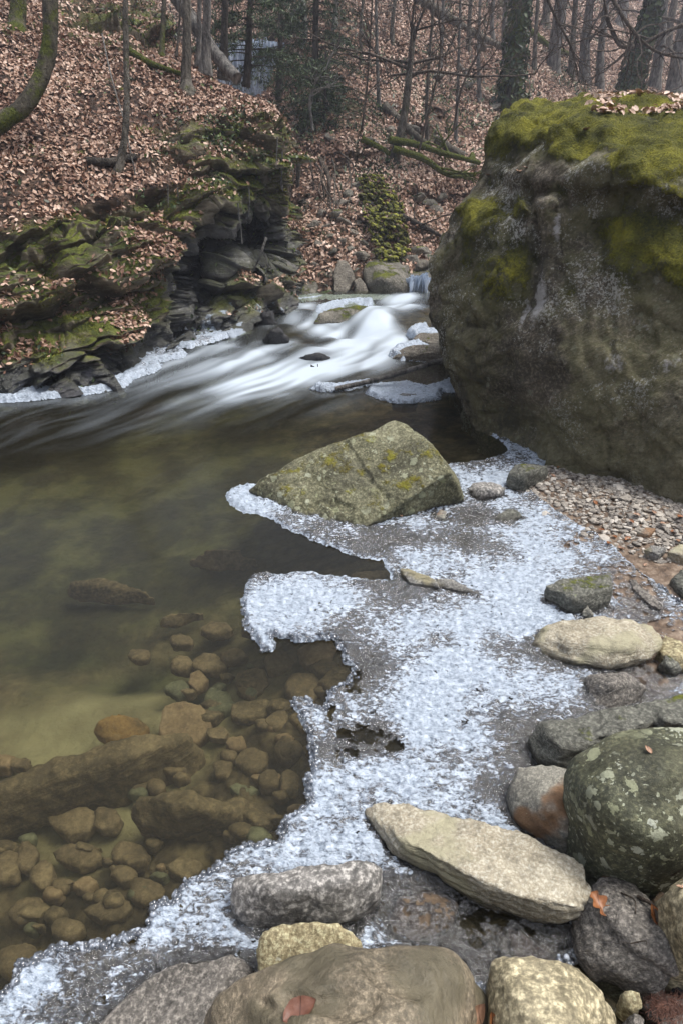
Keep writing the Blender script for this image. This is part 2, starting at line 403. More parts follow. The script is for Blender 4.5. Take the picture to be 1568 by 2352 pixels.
def bedz(u, v):
    x = np.clip((np.asarray(u)-bu[0])/(bu[1]-bu[0]), 0, len(bu)-1.001); y = np.clip((np.asarray(v)-bv[0])/(bv[1]-bv[0]), 0, len(bv)-1.001)
    i, j = y.astype(int), x.astype(int); a, b = y-i, x-j
    return BZ[i, j]*(1-a)*(1-b)+BZ[i+1, j]*a*(1-b)+BZ[i, j+1]*(1-a)*b+BZ[i+1, j+1]*a*b
def uv_of(P):
    X, Y, Z = P[..., 0], P[..., 1], P[..., 2]-CAMH
    d = Y*CP-Z*SP; return 784+FOC*X/d, 1176-FOC*(Y*SP+Z*CP)/d
P = W(_gx, _gy, 0.0)
rough_ = .02*fbm(P*3.1, 4, 3)*smooth(-BZ, .0, .15)+.004*fbm(P*np.array([9, 9, 9.]), 3, 4)
cob = smooth(_gy+60*pn(P*3, 5), 1440, 1560)*(1-smooth(_gx-1.1*(_gy-1500), 900, 1000))*smooth(_gx+1.1*(_gy-1650), 330, 460)
qf = fbm(P*np.array([7., 7., 1]), 2, 31)*3.4; rough_ = rough_+cob*.030*(np.floor(qf)+smooth(qf-np.floor(qf), .25, .75))*.5
P[..., 2] = BZ+rough_
for (cx, cy, rx, ry, dz) in ((290, 1350, 170, 45, -.10), (400, 1420, 90, 22, -.07), (120, 1300, 200, 60, -.06), (80, 1500, 120, 40, -.04)):
    P[..., 2] += dz*np.exp(-((_gx-cx)/rx)**2-((_gy-cy)/ry)**2)
sand = np.clip(np.exp(-(((_gx-150)/330)**2+((_gy-1600)/230)**2))*1.9+.9*np.exp(-(((_gx-380)/200)**2+((_gy-1450)/110)**2)), 0, 1)
sand = np.clip(sand-.25+.35*fbm(P*4, 3, 8), 0, 1)*(1-cob)
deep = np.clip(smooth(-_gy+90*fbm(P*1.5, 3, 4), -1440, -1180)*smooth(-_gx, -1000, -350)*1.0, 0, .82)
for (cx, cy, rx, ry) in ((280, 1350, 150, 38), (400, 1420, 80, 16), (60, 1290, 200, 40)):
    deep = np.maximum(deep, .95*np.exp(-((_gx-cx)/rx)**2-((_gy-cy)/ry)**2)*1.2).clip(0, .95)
shore = smooth(P[..., 2], -.035, .0)
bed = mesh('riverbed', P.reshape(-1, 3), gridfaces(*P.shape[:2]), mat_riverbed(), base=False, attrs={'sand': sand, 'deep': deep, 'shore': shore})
tag(bed, kind='structure')
# ------------------------------------------------------------ river water
def mat_water():
    n = NT('river_water')
    f = n.attr('foam_sheen')
    rip = n.noise(5, 3, .5, n.scale((1, .6, 1), n.tc.outputs['Object']), .6)
    nb = n.bump(rip, .06, .05)
    lw = n.node('ShaderNodeFresnel', IOR=1.33, Normal=nb)
    tr = n.node('ShaderNodeBsdfTransparent', Color=(.82, .84, .70))
    gl = n.node('ShaderNodeBsdfGlossy', Color=(.95, .97, 1.), Roughness=.16, Normal=nb)
    murk = n.node('ShaderNodeBsdfDiffuse', Color=(.07, .062, .035))
    trm = n.mixsh(.13, tr.outputs[0], murk.outputs[0])
    base = n.mixsh(n.ma('MULTIPLY', lw.outputs[0], .8, clamp=True), trm, gl.outputs[0])
    foam_sheen = n.bsdf((.50, .57, .64), .4, None, .3)
    return n.done(n.mixsh(n.ma('MULTIPLY', f, 1.0, clamp=True), base, foam_sheen))
wu = np.linspace(-1400, 2200, 800); wv = np.concatenate([np.linspace(640, 1100, 420), np.linspace(1102, 2900, 200)])
GX, GY = np.meshgrid(wu, wv); P = W(GX, GY, 0.0)
# long-exposure veils: ribbons of white water (points in the picture, half-width px, strength)
VEILS = [([(985, 690), (900, 700), (850, 705)], 14, 1.2), ([(985, 712), (900, 722), (860, 740), (800, 770)], 16, 1.1),
         ([(660, 712), (700, 720), (760, 742), (800, 770)], 14, .9), ([(670, 700), (640, 712), (650, 728)], 9, .8),
         ([(640, 735), (700, 752), (790, 775), (850, 800)], 16, .9),
         ([(900, 738), (870, 760), (820, 790), (780, 830), (700, 860)], 24, 1.4),
         ([(850, 790), (800, 810), (760, 835), (690, 850), (560, 885), (470, 925)], 30, 1.25),
         ([(960, 770), (900, 790), (860, 830), (800, 850)], 22, 1.0),
         ([(560, 780), (500, 800), (420, 825), (330, 865), (240, 890)], 14, .75),
         ([(640, 800), (560, 830), (470, 850), (380, 880), (260, 910), (120, 930)], 24, .95),
         ([(760, 860), (640, 880), (540, 905), (430, 925), (340, 945)], 22, .7),
         ([(700, 780), (640, 800), (560, 815)], 14, .8), ([(560, 765), (590, 755), (620, 765)], 8, .8),
         ([(700, 900), (600, 912), (480, 935), (330, 975), (150, 985), (-100, 1010)], 14, .42),
         ([(300, 930), (180, 950), (60, 975), (-100, 985)], 12, .35), ([(330, 985), (200, 1020), (40, 1035)], 12, .22),
         ([(610, 770), (600, 785), (560, 800)], 8, .6), ([(840, 745), (870, 750), (880, 765), (860, 780)], 8, 1.0),
         ([(700, 830), (720, 836), (740, 842)], 7, 1.0), ([(1000, 700), (1000, 660), (985, 640)], 12, .8)]
foam_sheen = np.zeros(GX.shape); Q = np.stack([GX, GY*2.2], -1)
for pts, wdt, st in VEILS:
    C = spline(np.array(pts, float), 26); C[:, 1] *= 2.2
    D = np.full(GX.shape, 1e9)
    m = (GX > C[:, 0].min()-200) & (GX < C[:, 0].max()+200) & (Q[..., 1] > C[:, 1].min()-200) & (Q[..., 1] < C[:, 1].max()+200)
    q = Q[m]
    d = np.full(len(q), 1e9); arc = np.zeros(len(q)); a0 = 0
    for i in range(len(C)-1):
        e = C[i+1]-C[i]; w_ = q-C[i]; t = np.clip((w_@e)/(e@e), 0, 1); dd = np.linalg.norm(w_-t[:, None]*e, axis=1)
        k = dd < d; d[k] = dd[k]; arc[k] = a0+t[k]*np.linalg.norm(e); a0 += np.linalg.norm(e)
    f = st*np.exp(-(d/(wdt*1.75))**2)*smooth(arc, -2, 60)*(1-smooth(arc, a0-70, a0+2)*.85)
    foam_sheen[m] = np.maximum(foam_sheen[m], f)+.25*np.minimum(foam_sheen[m], f)
# streaks that follow the current
flow = np.stack([(GX+GY*.55)/210, (GY*1.0+GX*.36)/17, 0*GX], -1)
flow = flow+.6*np.stack([0*GX, pn(np.stack([GX/160, GY/60, 0*GX], -1), 4), 0*GX], -1)
stk = fbm(flow, 3, 12)
foam_sheen = foam_sheen*(1.+.85*stk)
foam_sheen += .10*smooth(-GY, -1010, -800)*smooth(-GX, -1000, -600)*np.clip(.5+stk, 0, 1.5)
foam_sheen *= .2+.8*smooth(GX, 200, 720); foam_sheen *= 1-.55*smooth(GY, 850, 960)
foam_sheen = box(np.clip(foam_sheen, 0, 1.05), 3)**1.3*.92
foam_sheen += np.clip(.055+.10*stk, 0, 1)*smooth(GY, 800, 880)*(1-smooth(GY+.10*(GX-300), 940, 1030))*(1-smooth(GX, 700, 1000))  # blue-grey sheen of the upper pool, painted in as a thin white veil
rap = smooth(-GY, -880, -760)
P[..., 2] += rap*(.035*fbm(np.stack([GX/90, GY/26, 0*GX], -1), 2, 6)+.02*foam_sheen)+.06*smooth(-GY, -790, -690)
for (cx, cy, rx, ry, dz) in ((860, 745, 50, 14, .09), (700, 738, 60, 10, .05), (610, 765, 60, 14, .07), (715, 815, 45, 10, .07), (780, 770, 60, 12, -.04), (900, 735, 80, 8, .05), (655, 715, 30, 8, .06)):
    P[..., 2] += dz*np.exp(-((GX-cx)/rx)**2-((GY-cy)/ry)**2)
river = mesh('river', P.reshape(-1, 3), gridfaces(*P.shape[:2]), mat_water(), base=False, attrs={'foam_sheen': foam_sheen})
tag(river, kind='structure')
# ------------------------------------------------------------ left bank: layered rock cliff under a leafy slope
def Ywl(v): return float(W(0, v, 0.)[1])
CU = [-700, -300, 0, 150, 300, 400, 480, 560, 620, 648, 662, 672]
#       under   waterline     ledge 1      ledge 2      ledge 3       edge         slope         slope        crest        beyond
CR = [[(1100, 3.6), (1000, 3.7), (850, 3.8), (700, 4.0), (600, 4.3), (500, 4.8), (360, 5.6), (180, 6.8), (0, 8.2), (-500, 13)],
      [(1020, 3.86), (960, 3.86), (830, 4.0), (700, 4.25), (600, 4.5), (520, 4.8), (380, 5.5), (200, 6.6), (20, 8.0), (-450, 13)],
      [(990, 4.2), (920, 4.2), (830, 4.3), (700, 4.6), (600, 4.85), (520, 5.1), (380, 5.8), (220, 6.8), (60, 7.9), (-380, 12.5)],
      [(980, 4.35), (905, 4.35), (800, 4.5), (690, 4.85), (600, 5.1), (500, 5.5), (370, 6.1), (230, 7.0), (110, 7.9), (-300, 12.5)],
      [(940, 4.76), (862, 4.76), (770, 4.9), (660, 5.2), (560, 5.6), (450, 6.0), (350, 6.5), (240, 7.2), (140, 8.0), (-120, 11.5)],
      [(880, 5.45), (808, 5.45), (720, 5.6), (610, 5.8), (520, 6.1), (430, 6.4), (340, 6.8), (250, 7.4), (165, 8.1), (60, 11)],
      [(840, 6.1), (768, 6.1), (690, 6.2), (590, 6.3), (500, 6.4), (410, 6.7), (335, 7.0), (255, 7.5), (185, 8.1), (190, 10)],
      [(815, 6.55), (745, 6.55), (670, 6.7), (570, 6.75), (460, 6.75), (370, 6.9), (315, 7.15), (265, 7.5), (215, 7.95), (240, 10)],
      [(785, 7.1), (716, 7.1), (640, 7.2), (540, 7.1), (430, 7.0), (340, 7.05), (305, 7.2), (275, 7.45), (248, 7.8), (280, 10)],
      [(765, 7.5), (700, 7.5), (640, 7.5), (540, 7.35), (440, 7.2), (350, 7.2), (315, 7.35), (290, 7.6), (272, 8.0), (310, 10)],
      [(755, 8.3), (690, 8.2), (640, 8.1), (550, 7.9), (450, 7.8), (370, 7.8), (335, 7.9), (315, 8.1), (305, 8.5), (340, 10)],
      [(745, 9.6), (680, 9.6), (640, 9.6), (570, 9.6), (480, 9.6), (420, 9.6), (400, 9.6), (390, 9.8), (385, 10), (380, 10.5)]]
R = len(CR[0]); nu, nr = 620, 560
uu = np.linspace(-700, 672, nu); rr = np.linspace(0, R-1, nr)
TV = np.array([[q[0] for q in c] for c in CR]).T; TY = np.array([[q[1] for q in c] for c in CR]).T
CV = net(CU, np.arange(R), TV, uu, rr); CY = net(CU, np.arange(R), TY, uu, rr)
CV = box(CV, 60); CY = box(CY, 60)
CUU = np.broadcast_to(uu, CV.shape)
CAVE = [(395, 690), (405, 620), (440, 560), (500, 520), (560, 490), (618, 505), (640, 560), (625, 600), (600, 640), (560, 655), (540, 610), (500, 645), (470, 700), (440, 745), (410, 750)]
cs = sdf(np.stack([CUU.ravel(), CV.ravel()], 1), CAVE).reshape(CV.shape)
RR = np.broadcast_to(rr[:, None], CV.shape)
CY = CY+1.3*smooth(cs, -8, 50)+.25*smooth(cs, -60, 20)*smooth(RR, .6, 1.4)
CB = WY(CUU, CV, CY)
N = gnormals(CB); N *= np.where((N*np.array([.2, -1, .4])).sum(-1) < 0, -1, 1)[..., None]
rocky = 1-smooth(RR+.35*fbm(CB*1.3, 3, 2), 4.75, 5.25)
# outcrops of rock among the leaves
for (cx, cy, rx, ry) in ((440, 330, 60, 40), (520, 300, 50, 40), (490, 380, 60, 40), (300, 60, 130, 50), (560, 340, 60, 60), (610, 330, 40, 60)):
    rocky = np.maximum(rocky, 1.1*np.exp(-((CUU-cx)/rx)**2-((CV-cy)/ry)**2)).clip(0, 1)
edge_fade = smooth(RR, .2, .9)
h = CB[..., 2]-.27*(CB[..., 1]-4.2)+.10*fbm(CB*.9, 3, 5)+.03*fbm(CB*4, 3, 6)
alo = CB[..., 1]*.8+CB[..., 0]*.6+.25*fbm(CB*1.3, 3, 7)
def blocks(per, ln, seed, lip=.55):
    """courses of broken blocks: each sticks out by its own amount, with an undercut below and a sloping top"""
    k = h/per+.45*fbm(CB*1.2, 3, seed); fk = np.floor(k); fr = k-fk
    a = alo/ln+pn(np.stack([fk*5.37, fk*3.1, fk*1.7], -1), seed+1)*3+.25*fr; fa = np.floor(a); ga = a-fa
    out = pn(np.stack([fk*7.31+.37, fa*5.77+.41, fk*2.3+fa*1.9], -1), seed+2)*1.6+.5
    sideg = smooth(ga, 0, .10)*(1-smooth(ga, .90, 1))
    return (out*(.35+.65*sideg)+lip*(1-fr))*smooth(fr, 0, .16)
D = .24*blocks(.34, 1.1, 21)+.085*blocks(.125, .45, 33)*(.3+1.1*smooth(fbm(CB*1.3, 2, 70), -.3, .4))+.018*blocks(.045, .22, 45)+.16*fbm(CB*1.1, 3, 9)+.05*fbm(CB*4, 5, 15)-.10*cracks(CB, .8, 90, .06)-.05*cracks(CB, 2.4, 94, .07)-.05
OUT = np.stack([N[..., 0]*.9, N[..., 1]*.9-.15, N[..., 2]*.45], -1); OUT /= np.linalg.norm(OUT, axis=-1, keepdims=True)
P = CB+OUT*(D*rocky*edge_fade-.12*rocky)[..., None]+N*((.05*fbm(CB*2.2, 4, 19)+.012*fbm(CB*12, 3, 20))*(1-rocky))[..., None]
BANKP = P; BANKN = gnormals(P); BANKN *= np.where((BANKN*N).sum(-1) < 0, -1, 1)[..., None]
damp = smooth(-P[..., 2]+.10*fbm(P*5, 3, 3), -.34, -.12)
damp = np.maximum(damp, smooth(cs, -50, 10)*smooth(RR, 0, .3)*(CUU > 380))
glz = smooth(-P[..., 2]+.22*fbm(P*3, 3, 13), -.62, -.15)*np.exp(-((CUU-525)/110)**4)*smooth(fbm(P*np.array([6, 6, 2.]), 3, 17), -.15, .3)
glz = np.maximum(glz, smooth(-P[..., 2]+.05*fbm(P*6, 2, 18), -.10, -.02)*smooth(CUU, 280, 400))
def mat_bank():
    n = NT('bank'); rk = n.attr('rocky'); dp = n.attr('damp')
    co = n.tc.outputs['Object']
    bc = n.scale((1, 1, 6), n.rot((.1, .1, 0), co))
    b = n.noise(3.2, 8, .7, bc, .4); a = n.noise(5, 6, .65, co)
    st = n.ramp(n.ma('ADD', n.ma('MULTIPLY', a, .5), n.ma('MULTIPLY', b, .5)), [(.34, (.025, .02, .014)), (.48, (.13, .108, .074)), (.62, (.33, .285, .21))])
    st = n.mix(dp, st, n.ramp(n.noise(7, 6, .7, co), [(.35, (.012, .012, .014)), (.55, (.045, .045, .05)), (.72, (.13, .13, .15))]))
    nz = n.xyz(n.geo.outputs['Normal'], 2)
    mk = n.ma('ADD', n.ma('MULTIPLY', nz, .30), n.noise(2.3, 7, .68, co))
    mk = n.ma('MULTIPLY', n.mr(mk, .53, .70), n.ma('SUBTRACT', 1, n.ma('MULTIPLY', dp, .85)))
    fi = n.noise(60, 4, .7, co)
    ms = n.ramp(n.ma('ADD', n.ma('MULTIPLY', n.noise(6, 4, co=co), .6), n.ma('MULTIPLY', fi, .4)), [(.36, (.022, .03, .007)), (.5, (.07, .085, .014)), (.66, (.18, .195, .03))])
    c = n.mix(mk, st, ms)
    so = n.ramp(n.noise(14, 7, .75, co), [(.36, (.015, .010, .007)), (.52, (.06, .036, .024)), (.68, (.19, .115, .08))])
    c = n.mix(rk, n.mix(n.mr(n.noise(3, 4, co=co), .6, .7), so, ms), c)
    nb = n.bump(n.ma('ADD', n.noise(12, 8, .72, co), n.ma('ADD', b, n.ma('MULTIPLY', n.ma('MULTIPLY', fi, mk), .8))), .8, .04)
    gz = n.mr(n.ma('MULTIPLY', n.attr('glaze'), n.noise(9, 5, .75, n.scale((1.4, 1.4, .45), co))), .36, .50)
    c = n.mix(gz, c, (.36, .42, .50))
    return n.done(n.bsdf(c, n.ma('MULTIPLY_ADD', dp, -.62, .85, clamp=True), nb, n.ma('MULTIPLY_ADD', dp, .5, .3)))
bank = mesh('river_bank', P.reshape(-1, 3), gridfaces(nr, nu), mat_bank(), base=False, attrs={'rocky': rocky, 'damp': damp, 'glaze': glz})
tag(bank, kind='structure')
# ------------------------------------------------------------ far hillside
HU = [-700, 300, 450, 600, 700, 800, 950, 1100, 1300, 1500, 1700, 2100, 2800]
HV = [-400, -150, 0, 100, 200, 300, 400, 500, 600, 660, 690, 760]
HM = [[26, 26, 24, 24, 20, 19, 22, 28, 38, 46, 52, 56, 58], [20, 20, 19, 18, 16, 15.5, 17, 21, 28, 36, 44, 48, 50],
      [18, 18, 17, 16.5, 14.5, 14, 14.8, 18, 24, 30, 35, 38, 40], [17, 17, 16, 15.8, 13.7, 13, 13.5, 16, 20, 25, 28, 30, 30],
      [16, 16, 15.6, 15.2, 12.6, 12, 12.5, 14, 17, 20, 22, 23, 23], [14, 14, 13.5, 13, 11.3, 11, 11.5, 12.5, 14, 15, 16, 17, 17],
      [12, 12, 11.8, 11.3, 10.1, 10.1, 10.6, 11.3, 12, 12, 12, 12, 12], [11, 11, 10.7, 10.2, 9.4, 9.5, 9.8, 10.5, 11, 11, 11, 11, 11],
      [10, 10, 9.7, 9.2, 8.6, 8.7, 9.1, 9.6, 10, 10, 10, 10, 10], [9, 9, 8.9, 8.5, 8.2, 8.25, 8.6, 9.0, 9.3, 9.3, 9.3, 9.3, 9.3],
      [8.8, 8.8, 8.6, 8.2, 8.0, 8.02, 8.3, 8.7, 9, 9, 9, 9, 9], [8.6, 8.6, 8.4, 8.1, 7.9, 7.9, 8.2, 8.6, 8.8, 8.8, 8.8, 8.8, 8.8]]
hu = np.linspace(-300, 2800, 860); hv = np.linspace(-400, 760, 620)
HYb = np.exp(box(np.log(net(HU, HV, HM, hu, hv)), 30))
HUU, HVV = np.meshgrid(hu, hv)
P0 = WY(HUU, HVV, HYb)
lump = .28*fbm(P0*.45, 4, 40)+.10*fbm(P0*1.6, 3, 44)
ter = ridge(np.stack([P0[..., 0]*.35, P0[..., 1]*.35, P0[..., 2]*1.5], -1), 3, 51)*.12
band_ = smooth(-HVV, -700, -600)
# collapsed terrace of rubble near the water and the hollow under the roots
rub = np.exp(-((HUU-850)/170)**2-((HVV-520)/110)**2); hol = np.exp(-((HUU-790)/85)**2-((HVV-385)/32)**2)+.8*np.exp(-((HUU-1010)/60)**2-((HVV-470)/25)**2)+.9*np.exp(-((HUU-960)/40)**2-((HVV-310)/24)**2)
HY = HYb-(lump+ter*.8)*band_*smooth(HVV, -400, -300)+.35*hol-.10*rub*fbm(P0*4, 3, 61)
def HILLY(u, v):
    x = np.clip((np.asarray(u, float)-hu[0])/(hu[1]-hu[0]), 0, len(hu)-1.001); y = np.clip((np.asarray(v, float)-hv[0])/(hv[1]-hv[0]), 0, len(hv)-1.001)
    i, j = y.astype(int), x.astype(int); a, b = y-i, x-j
    return HY[i, j]*(1-a)*(1-b)+HY[i+1, j]*a*(1-b)+HY[i, j+1]*(1-a)*b+HY[i+1, j+1]*a*b
def HP(u, v): return WY(u, v, HILLY(u, v))
P = WY(HUU, HVV, HY)
HILLP = P; HILLN = gnormals(P); HILLN *= np.where(HILLN[..., 2] < 0, -1, 1)[..., None]
rubble = np.clip(rub*1.2-.5+.4*fbm(P*3, 2, 3), 0, 1)+.9*hol.clip(0, 1)+smooth(HVV, 640, 670)
def mat_hill():
    n = NT('hillside'); co = n.tc.outputs['Object']
    v = n.vor(17, 'F1', co); vc = n.vor(17, 'F1', co, out='Color'); 
    lf = n.ramp(n.xyz(vc, 0), [(0., (.04, .027, .019)), (.4, (.14, .08, .052)), (.8, (.28, .17, .12)), (1., (.40, .26, .19))])
    c = n.mix(n.mr(v, .3, .75), lf, (.05, .03, .02))
    c = n.mix(n.mr(n.noise(1.1, 6, .7, co), .54, .66), c, n.ramp(n.noise(9, 5, .7, co), [(.3, (.02, .02, .012)), (.5, (.06, .065, .025)), (.7, (.13, .12, .06))]))
    c = n.mix(n.attr('rubble'), c, n.ramp(n.noise(8, 7, .75, co), [(.34, (.02, .014, .01)), (.5, (.09, .06, .04)), (.66, (.22, .17, .12))]))
    return n.done(n.bsdf(c, .85, n.bump(n.ma('ADD', n.noise(9, 7, .75, co), v), .8, .06), .3))
hill = mesh('hillside', P.reshape(-1, 3), gridfaces(*P.shape[:2]), mat_hill(), base=False, attrs={'rubble': np.clip(rubble, 0, 1)})
tag(hill, kind='structure')
# ground behind and around everything, far enough to close the scene off
def mat_earth():
    n = NT('forest_floor')
    return n.done(n.bsdf(n.ramp(n.noise(1.2, 8, .7), [(.35, (.03, .02, .015)), (.55, (.10, .07, .05)), (.7, (.2, .14, .1))]), .9, n.bump(n.noise(4, 8, .7), .6, .1)))
gx, gy = np.meshgrid(np.linspace(-50, 58, 130), np.linspace(-40, 66, 150))
d_ = np.hypot(gx-2, gy-2); side_ = smooth(np.abs(gx)-.62*np.clip(gy, -4, None), 7, 12); gz = -1.2+np.clip(d_-14, 0, None)*.12+np.clip(d_-9, 0, 18)*.62*side_+1.0*fbm(np.stack([gx*.05, gy*.05, 0*gx], -1), 3, 2)*smooth(d_, 10, 30)  # unseen flanks raised to block low sky light, so light falls from above
mask_y = smooth(gy, 3, 30); gz = gz+mask_y*0
tag(mesh('forest_ground_blocker', np.stack([gx, gy, gz], -1).reshape(-1, 3), gridfaces(150, 130)[:, ::-1], mat_earth(), base=False), kind='structure')
# ============================================================ ROCKS
G1 = ((.13, .12, .10), (.24, .22, .19), (.36, .34, .30))
M_boulder = rockmat('rock_boulder', ((.038, .032, .022), (.12, .10, .07), (.29, .25, .19)), sc=2.6, grain=.38, gsc=60, band=.22, bandrot=(0, .7, .4), lichen=.46, lcol=(.34, .34, .28), lsc=22, moss=.50, mossup=.62, paint=1,
                    mossc=((.03, .034, .007), (.125, .125, .014), (.33, .31, .03)), rough=.8, bump=1., stain=.35, wet=0)
M_tri = rockmat('rock_triangle', ((.06, .06, .035), (.155, .15, .085), (.29, .28, .18)), sc=6, grain=.42, gsc=80, lichen=.55, lcol=(.46, .48, .36), lsc=22, stain=.5, moss=.46, mossup=.22,
                mossc=((.05, .04, .01), (.14, .12, .015), (.24, .24, .03)), rough=.75, bump=.6, wet=.05)
M_pale = rockmat('rock_pale_slab', ((.27, .23, .16), (.42, .37, .27), (.58, .53, .42)), sc=3.5, grain=.35, gsc=120, band=.3, bandrot=(.15, .1, .3), rough=.6, bump=.55, patch=((.40, .37, .25), 6, .55), wet=.06, flake=.3)
M_green = rockmat('rock_green_lichen', ((.035, .04, .03), (.10, .105, .062), (.21, .205, .12)), sc=5, grain=.34, gsc=100, lichen=.60, lcol=(.60, .63, .52), lsc=30, rough=.65, bump=.5, stain=.5)
M_grey = rockmat('rock_grey', ((.10, .10, .095), (.20, .195, .18), (.33, .32, .29)), sc=6, grain=.45, gsc=150, band=.35, bandrot=(.3, .2, 0), rough=.6, bump=.6, wet=.05, patch=((.30, .27, .17), 6, .55), flake=.2)
M_mica = rockmat('rock_mica', ((.08, .072, .064), (.19, .175, .155), (.34, .31, .27)), sc=6, grain=.5, gsc=110, band=.55, bandrot=(.5, .6, .4), rough=.55, bump=.8, flake=.35)
M_dark = rockmat('rock_dark', ((.045, .045, .036), (.12, .12, .10), (.23, .23, .19)), sc=7, grain=.4, gsc=90, band=.5, bandrot=(.1, .25, 0), rough=.6, bump=.6, lichen=.25, lcol=(.3, .32, .24), wet=.05, moss=.12)
M_orange = rockmat('rock_orange_patch', ((.13, .125, .11), (.25, .24, .20), (.38, .36, .30)), sc=6, grain=.35, gsc=140, rough=.6, bump=.5, patch=((.27, .155, .08), 6, .54), wet=.02, lichen=.2, lcol=(.5, .5, .3))
M_granite = rockmat('rock_granite', ((.09, .09, .085), (.21, .20, .185), (.42, .40, .37)), sc=9, grain=.6, gsc=75, rough=.6, bump=.35, wet=.075, moss=.14, mossup=.1)
M_yellow = rockmat('rock_yellow', ((.22, .18, .10), (.36, .30, .17), (.52, .46, .30)), sc=9, grain=.5, gsc=110, rough=.65, bump=.5, lichen=.25, lcol=(.6, .58, .45))
M_brown = rockmat('rock_brown', ((.10, .085, .06), (.21, .175, .12), (.33, .27, .19)), sc=3.2, grain=.42, gsc=110, rough=.55, bump=.45, patch=((.15, .13, .085), 4.5, .52), band=.2, stain=.35)
M_speck = rockmat('rock_speckled', ((.12, .105, .07), (.29, .25, .155), (.48, .42, .28)), sc=5, grain=.6, gsc=75, rough=.65, bump=.25, moss=.28, mossup=.2, mossc=((.10, .11, .04), (.20, .22, .06), (.32, .35, .08)))
M_wet = rockmat('rock_wet', ((.012, .012, .013), (.03, .029, .03), (.07, .068, .07)), sc=7, grain=.3, rough=.22, bump=.8)
M_sub = rockmat('rock_submerged', ((.06, .042, .026), (.15, .105, .066), (.27, .195, .125)), sc=7, grain=.12, gsc=60, rough=.8, bump=.5)
M_subg = rockmat('rock_submerged_green', ((.05, .05, .034), (.12, .115, .075), (.20, .195, .13)), sc=7, grain=.12, gsc=60, rough=.8, bump=.4)
M_subp = rockmat('rock_submerged_pink', ((.13, .085, .055), (.24, .16, .10), (.34, .24, .16)), sc=6, grain=.12, gsc=60, rough=.8, bump=.4)
M_subo = rockmat('rock_submerged_orange', ((.12, .075, .035), (.26, .145, .05), (.30, .20, .10)), sc=9, grain=.1, gsc=60, rough=.8, bump=.4)
M_subd = rockmat('rock_submerged_dark', ((.04, .027, .016), (.12, .085, .052), (.26, .19, .12)), sc=3.5, grain=.2, gsc=50, rough=.8, bump=.5, band=.25, bandrot=(0, .2, .3))
M_far = rockmat('rock_far', ((.06, .055, .045), (.13, .12, .095), (.24, .22, .18)), sc=4, grain=.3, gsc=60, rough=.75, bump=.9, moss=.35, mossup=.35, wet=.1)
M_farb = rockmat('rock_far_bare', ((.08, .07, .055), (.17, .15, .12), (.30, .27, .22)), sc=5, grain=.3, gsc=60, rough=.75, bump=.9, moss=.12, band=.4)
def Z(*pts): return [W(u, v, z) for u, v, z in pts]
def down(pts, z, k=.93):
    P = np.array(pts); c = P.mean(0); Q = c+(P-c)*k; Q[:, 2] = z; return list(pts)+[q for q in Q]
Y3 = lambda *pts: [WY(u, v, y) for u, v, y in pts]
# --- the great boulder
body = Y3((1128, 965, 3.80), (1215, 1060, 3.22), (1300, 1122, 2.95), (1400, 1176, 2.72), (1568, 1262, 2.42), (1800, 1400, 2.12), (2100, 1560, 2.0),
          (1075, 890, 3.9), (1045, 815, 3.95), (974, 705, 4.1), (950, 662, 4.1), (966, 628, 4.12), (988, 560, 4.15), (1045, 500, 4.2), (1088, 442, 4.2), (1122, 392, 4.25),
          (1190, 800, 3.48), (1300, 760, 3.2), (1440, 860, 2.88), (1568, 930, 2.62), (1800, 950, 2.4), (1200, 500, 3.72), (1350, 470, 3.45), (1568, 480, 3.15), (1800, 480, 3.0), (2100, 560, 3.0))
back = [np.array(p) for p in ((1.0, 4.9, -.6), (1.3, 6.0, -.6), (3.4, 6.0, -.6), (4.3, 4.3, -.6), (3.8, 2.4, -.6), (1.1, 5.3, 1.2), (1.9, 6.0, 1.4), (3.6, 5.2, 1.4), (3.6, 3.2, 1.2))]
foot = [p*np.array([1, 1, 0])+np.array([0, 0, -.5]) for p in body[:7]]
cap = Y3((1112, 385, 4.25), (1116, 340, 4.35), (1150, 288, 4.45), (1172, 250, 4.6), (1240, 228, 4.75), (1330, 206, 4.9), (1450, 206, 4.8), (1568, 232, 4.5), (1800, 300, 4.2), (2050, 420, 3.9),
         (1215, 420, 3.80), (1235, 300, 4.0), (1330, 285, 3.75), (1350, 400, 3.45), (1568, 330, 3.4), (1568, 450, 3.12), (1800, 450, 3.0), (2000, 520, 3.0), (1200, 520, 3.95), (1230, 600, 4.0))
capb = [np.array(p) for p in ((1.3, 5.2, 1.5), (2.0, 5.8, 1.7), (3.2, 5.4, 1.6), (3.6, 4.2, 1.5), (3.4, 3.0, 1.3), (1.4, 5.3, .8), (3.4, 5.0, .8))]
lump1 = Y3((1195, 470, 3.66), (1290, 460, 3.5), (1300, 600, 3.35), (1225, 640, 3.5), (1200, 560, 3.6), (1240, 500, 4.2), (1300, 640, 4.1), (1200, 440, 4.2))
lump2 = Y3((1240, 330, 4.0), (1400, 310, 3.72), (1568, 345, 3.4), (1800, 400, 3.1), (1225, 660, 3.58), (1400, 660, 3.30), (1568, 660, 3.02), (1800, 660, 2.9), (1190, 440, 4.0), (1140, 420, 4.3), (1300, 400, 4.8), (1700, 400, 4.4), (1300, 640, 4.6), (1700, 640, 4.2))
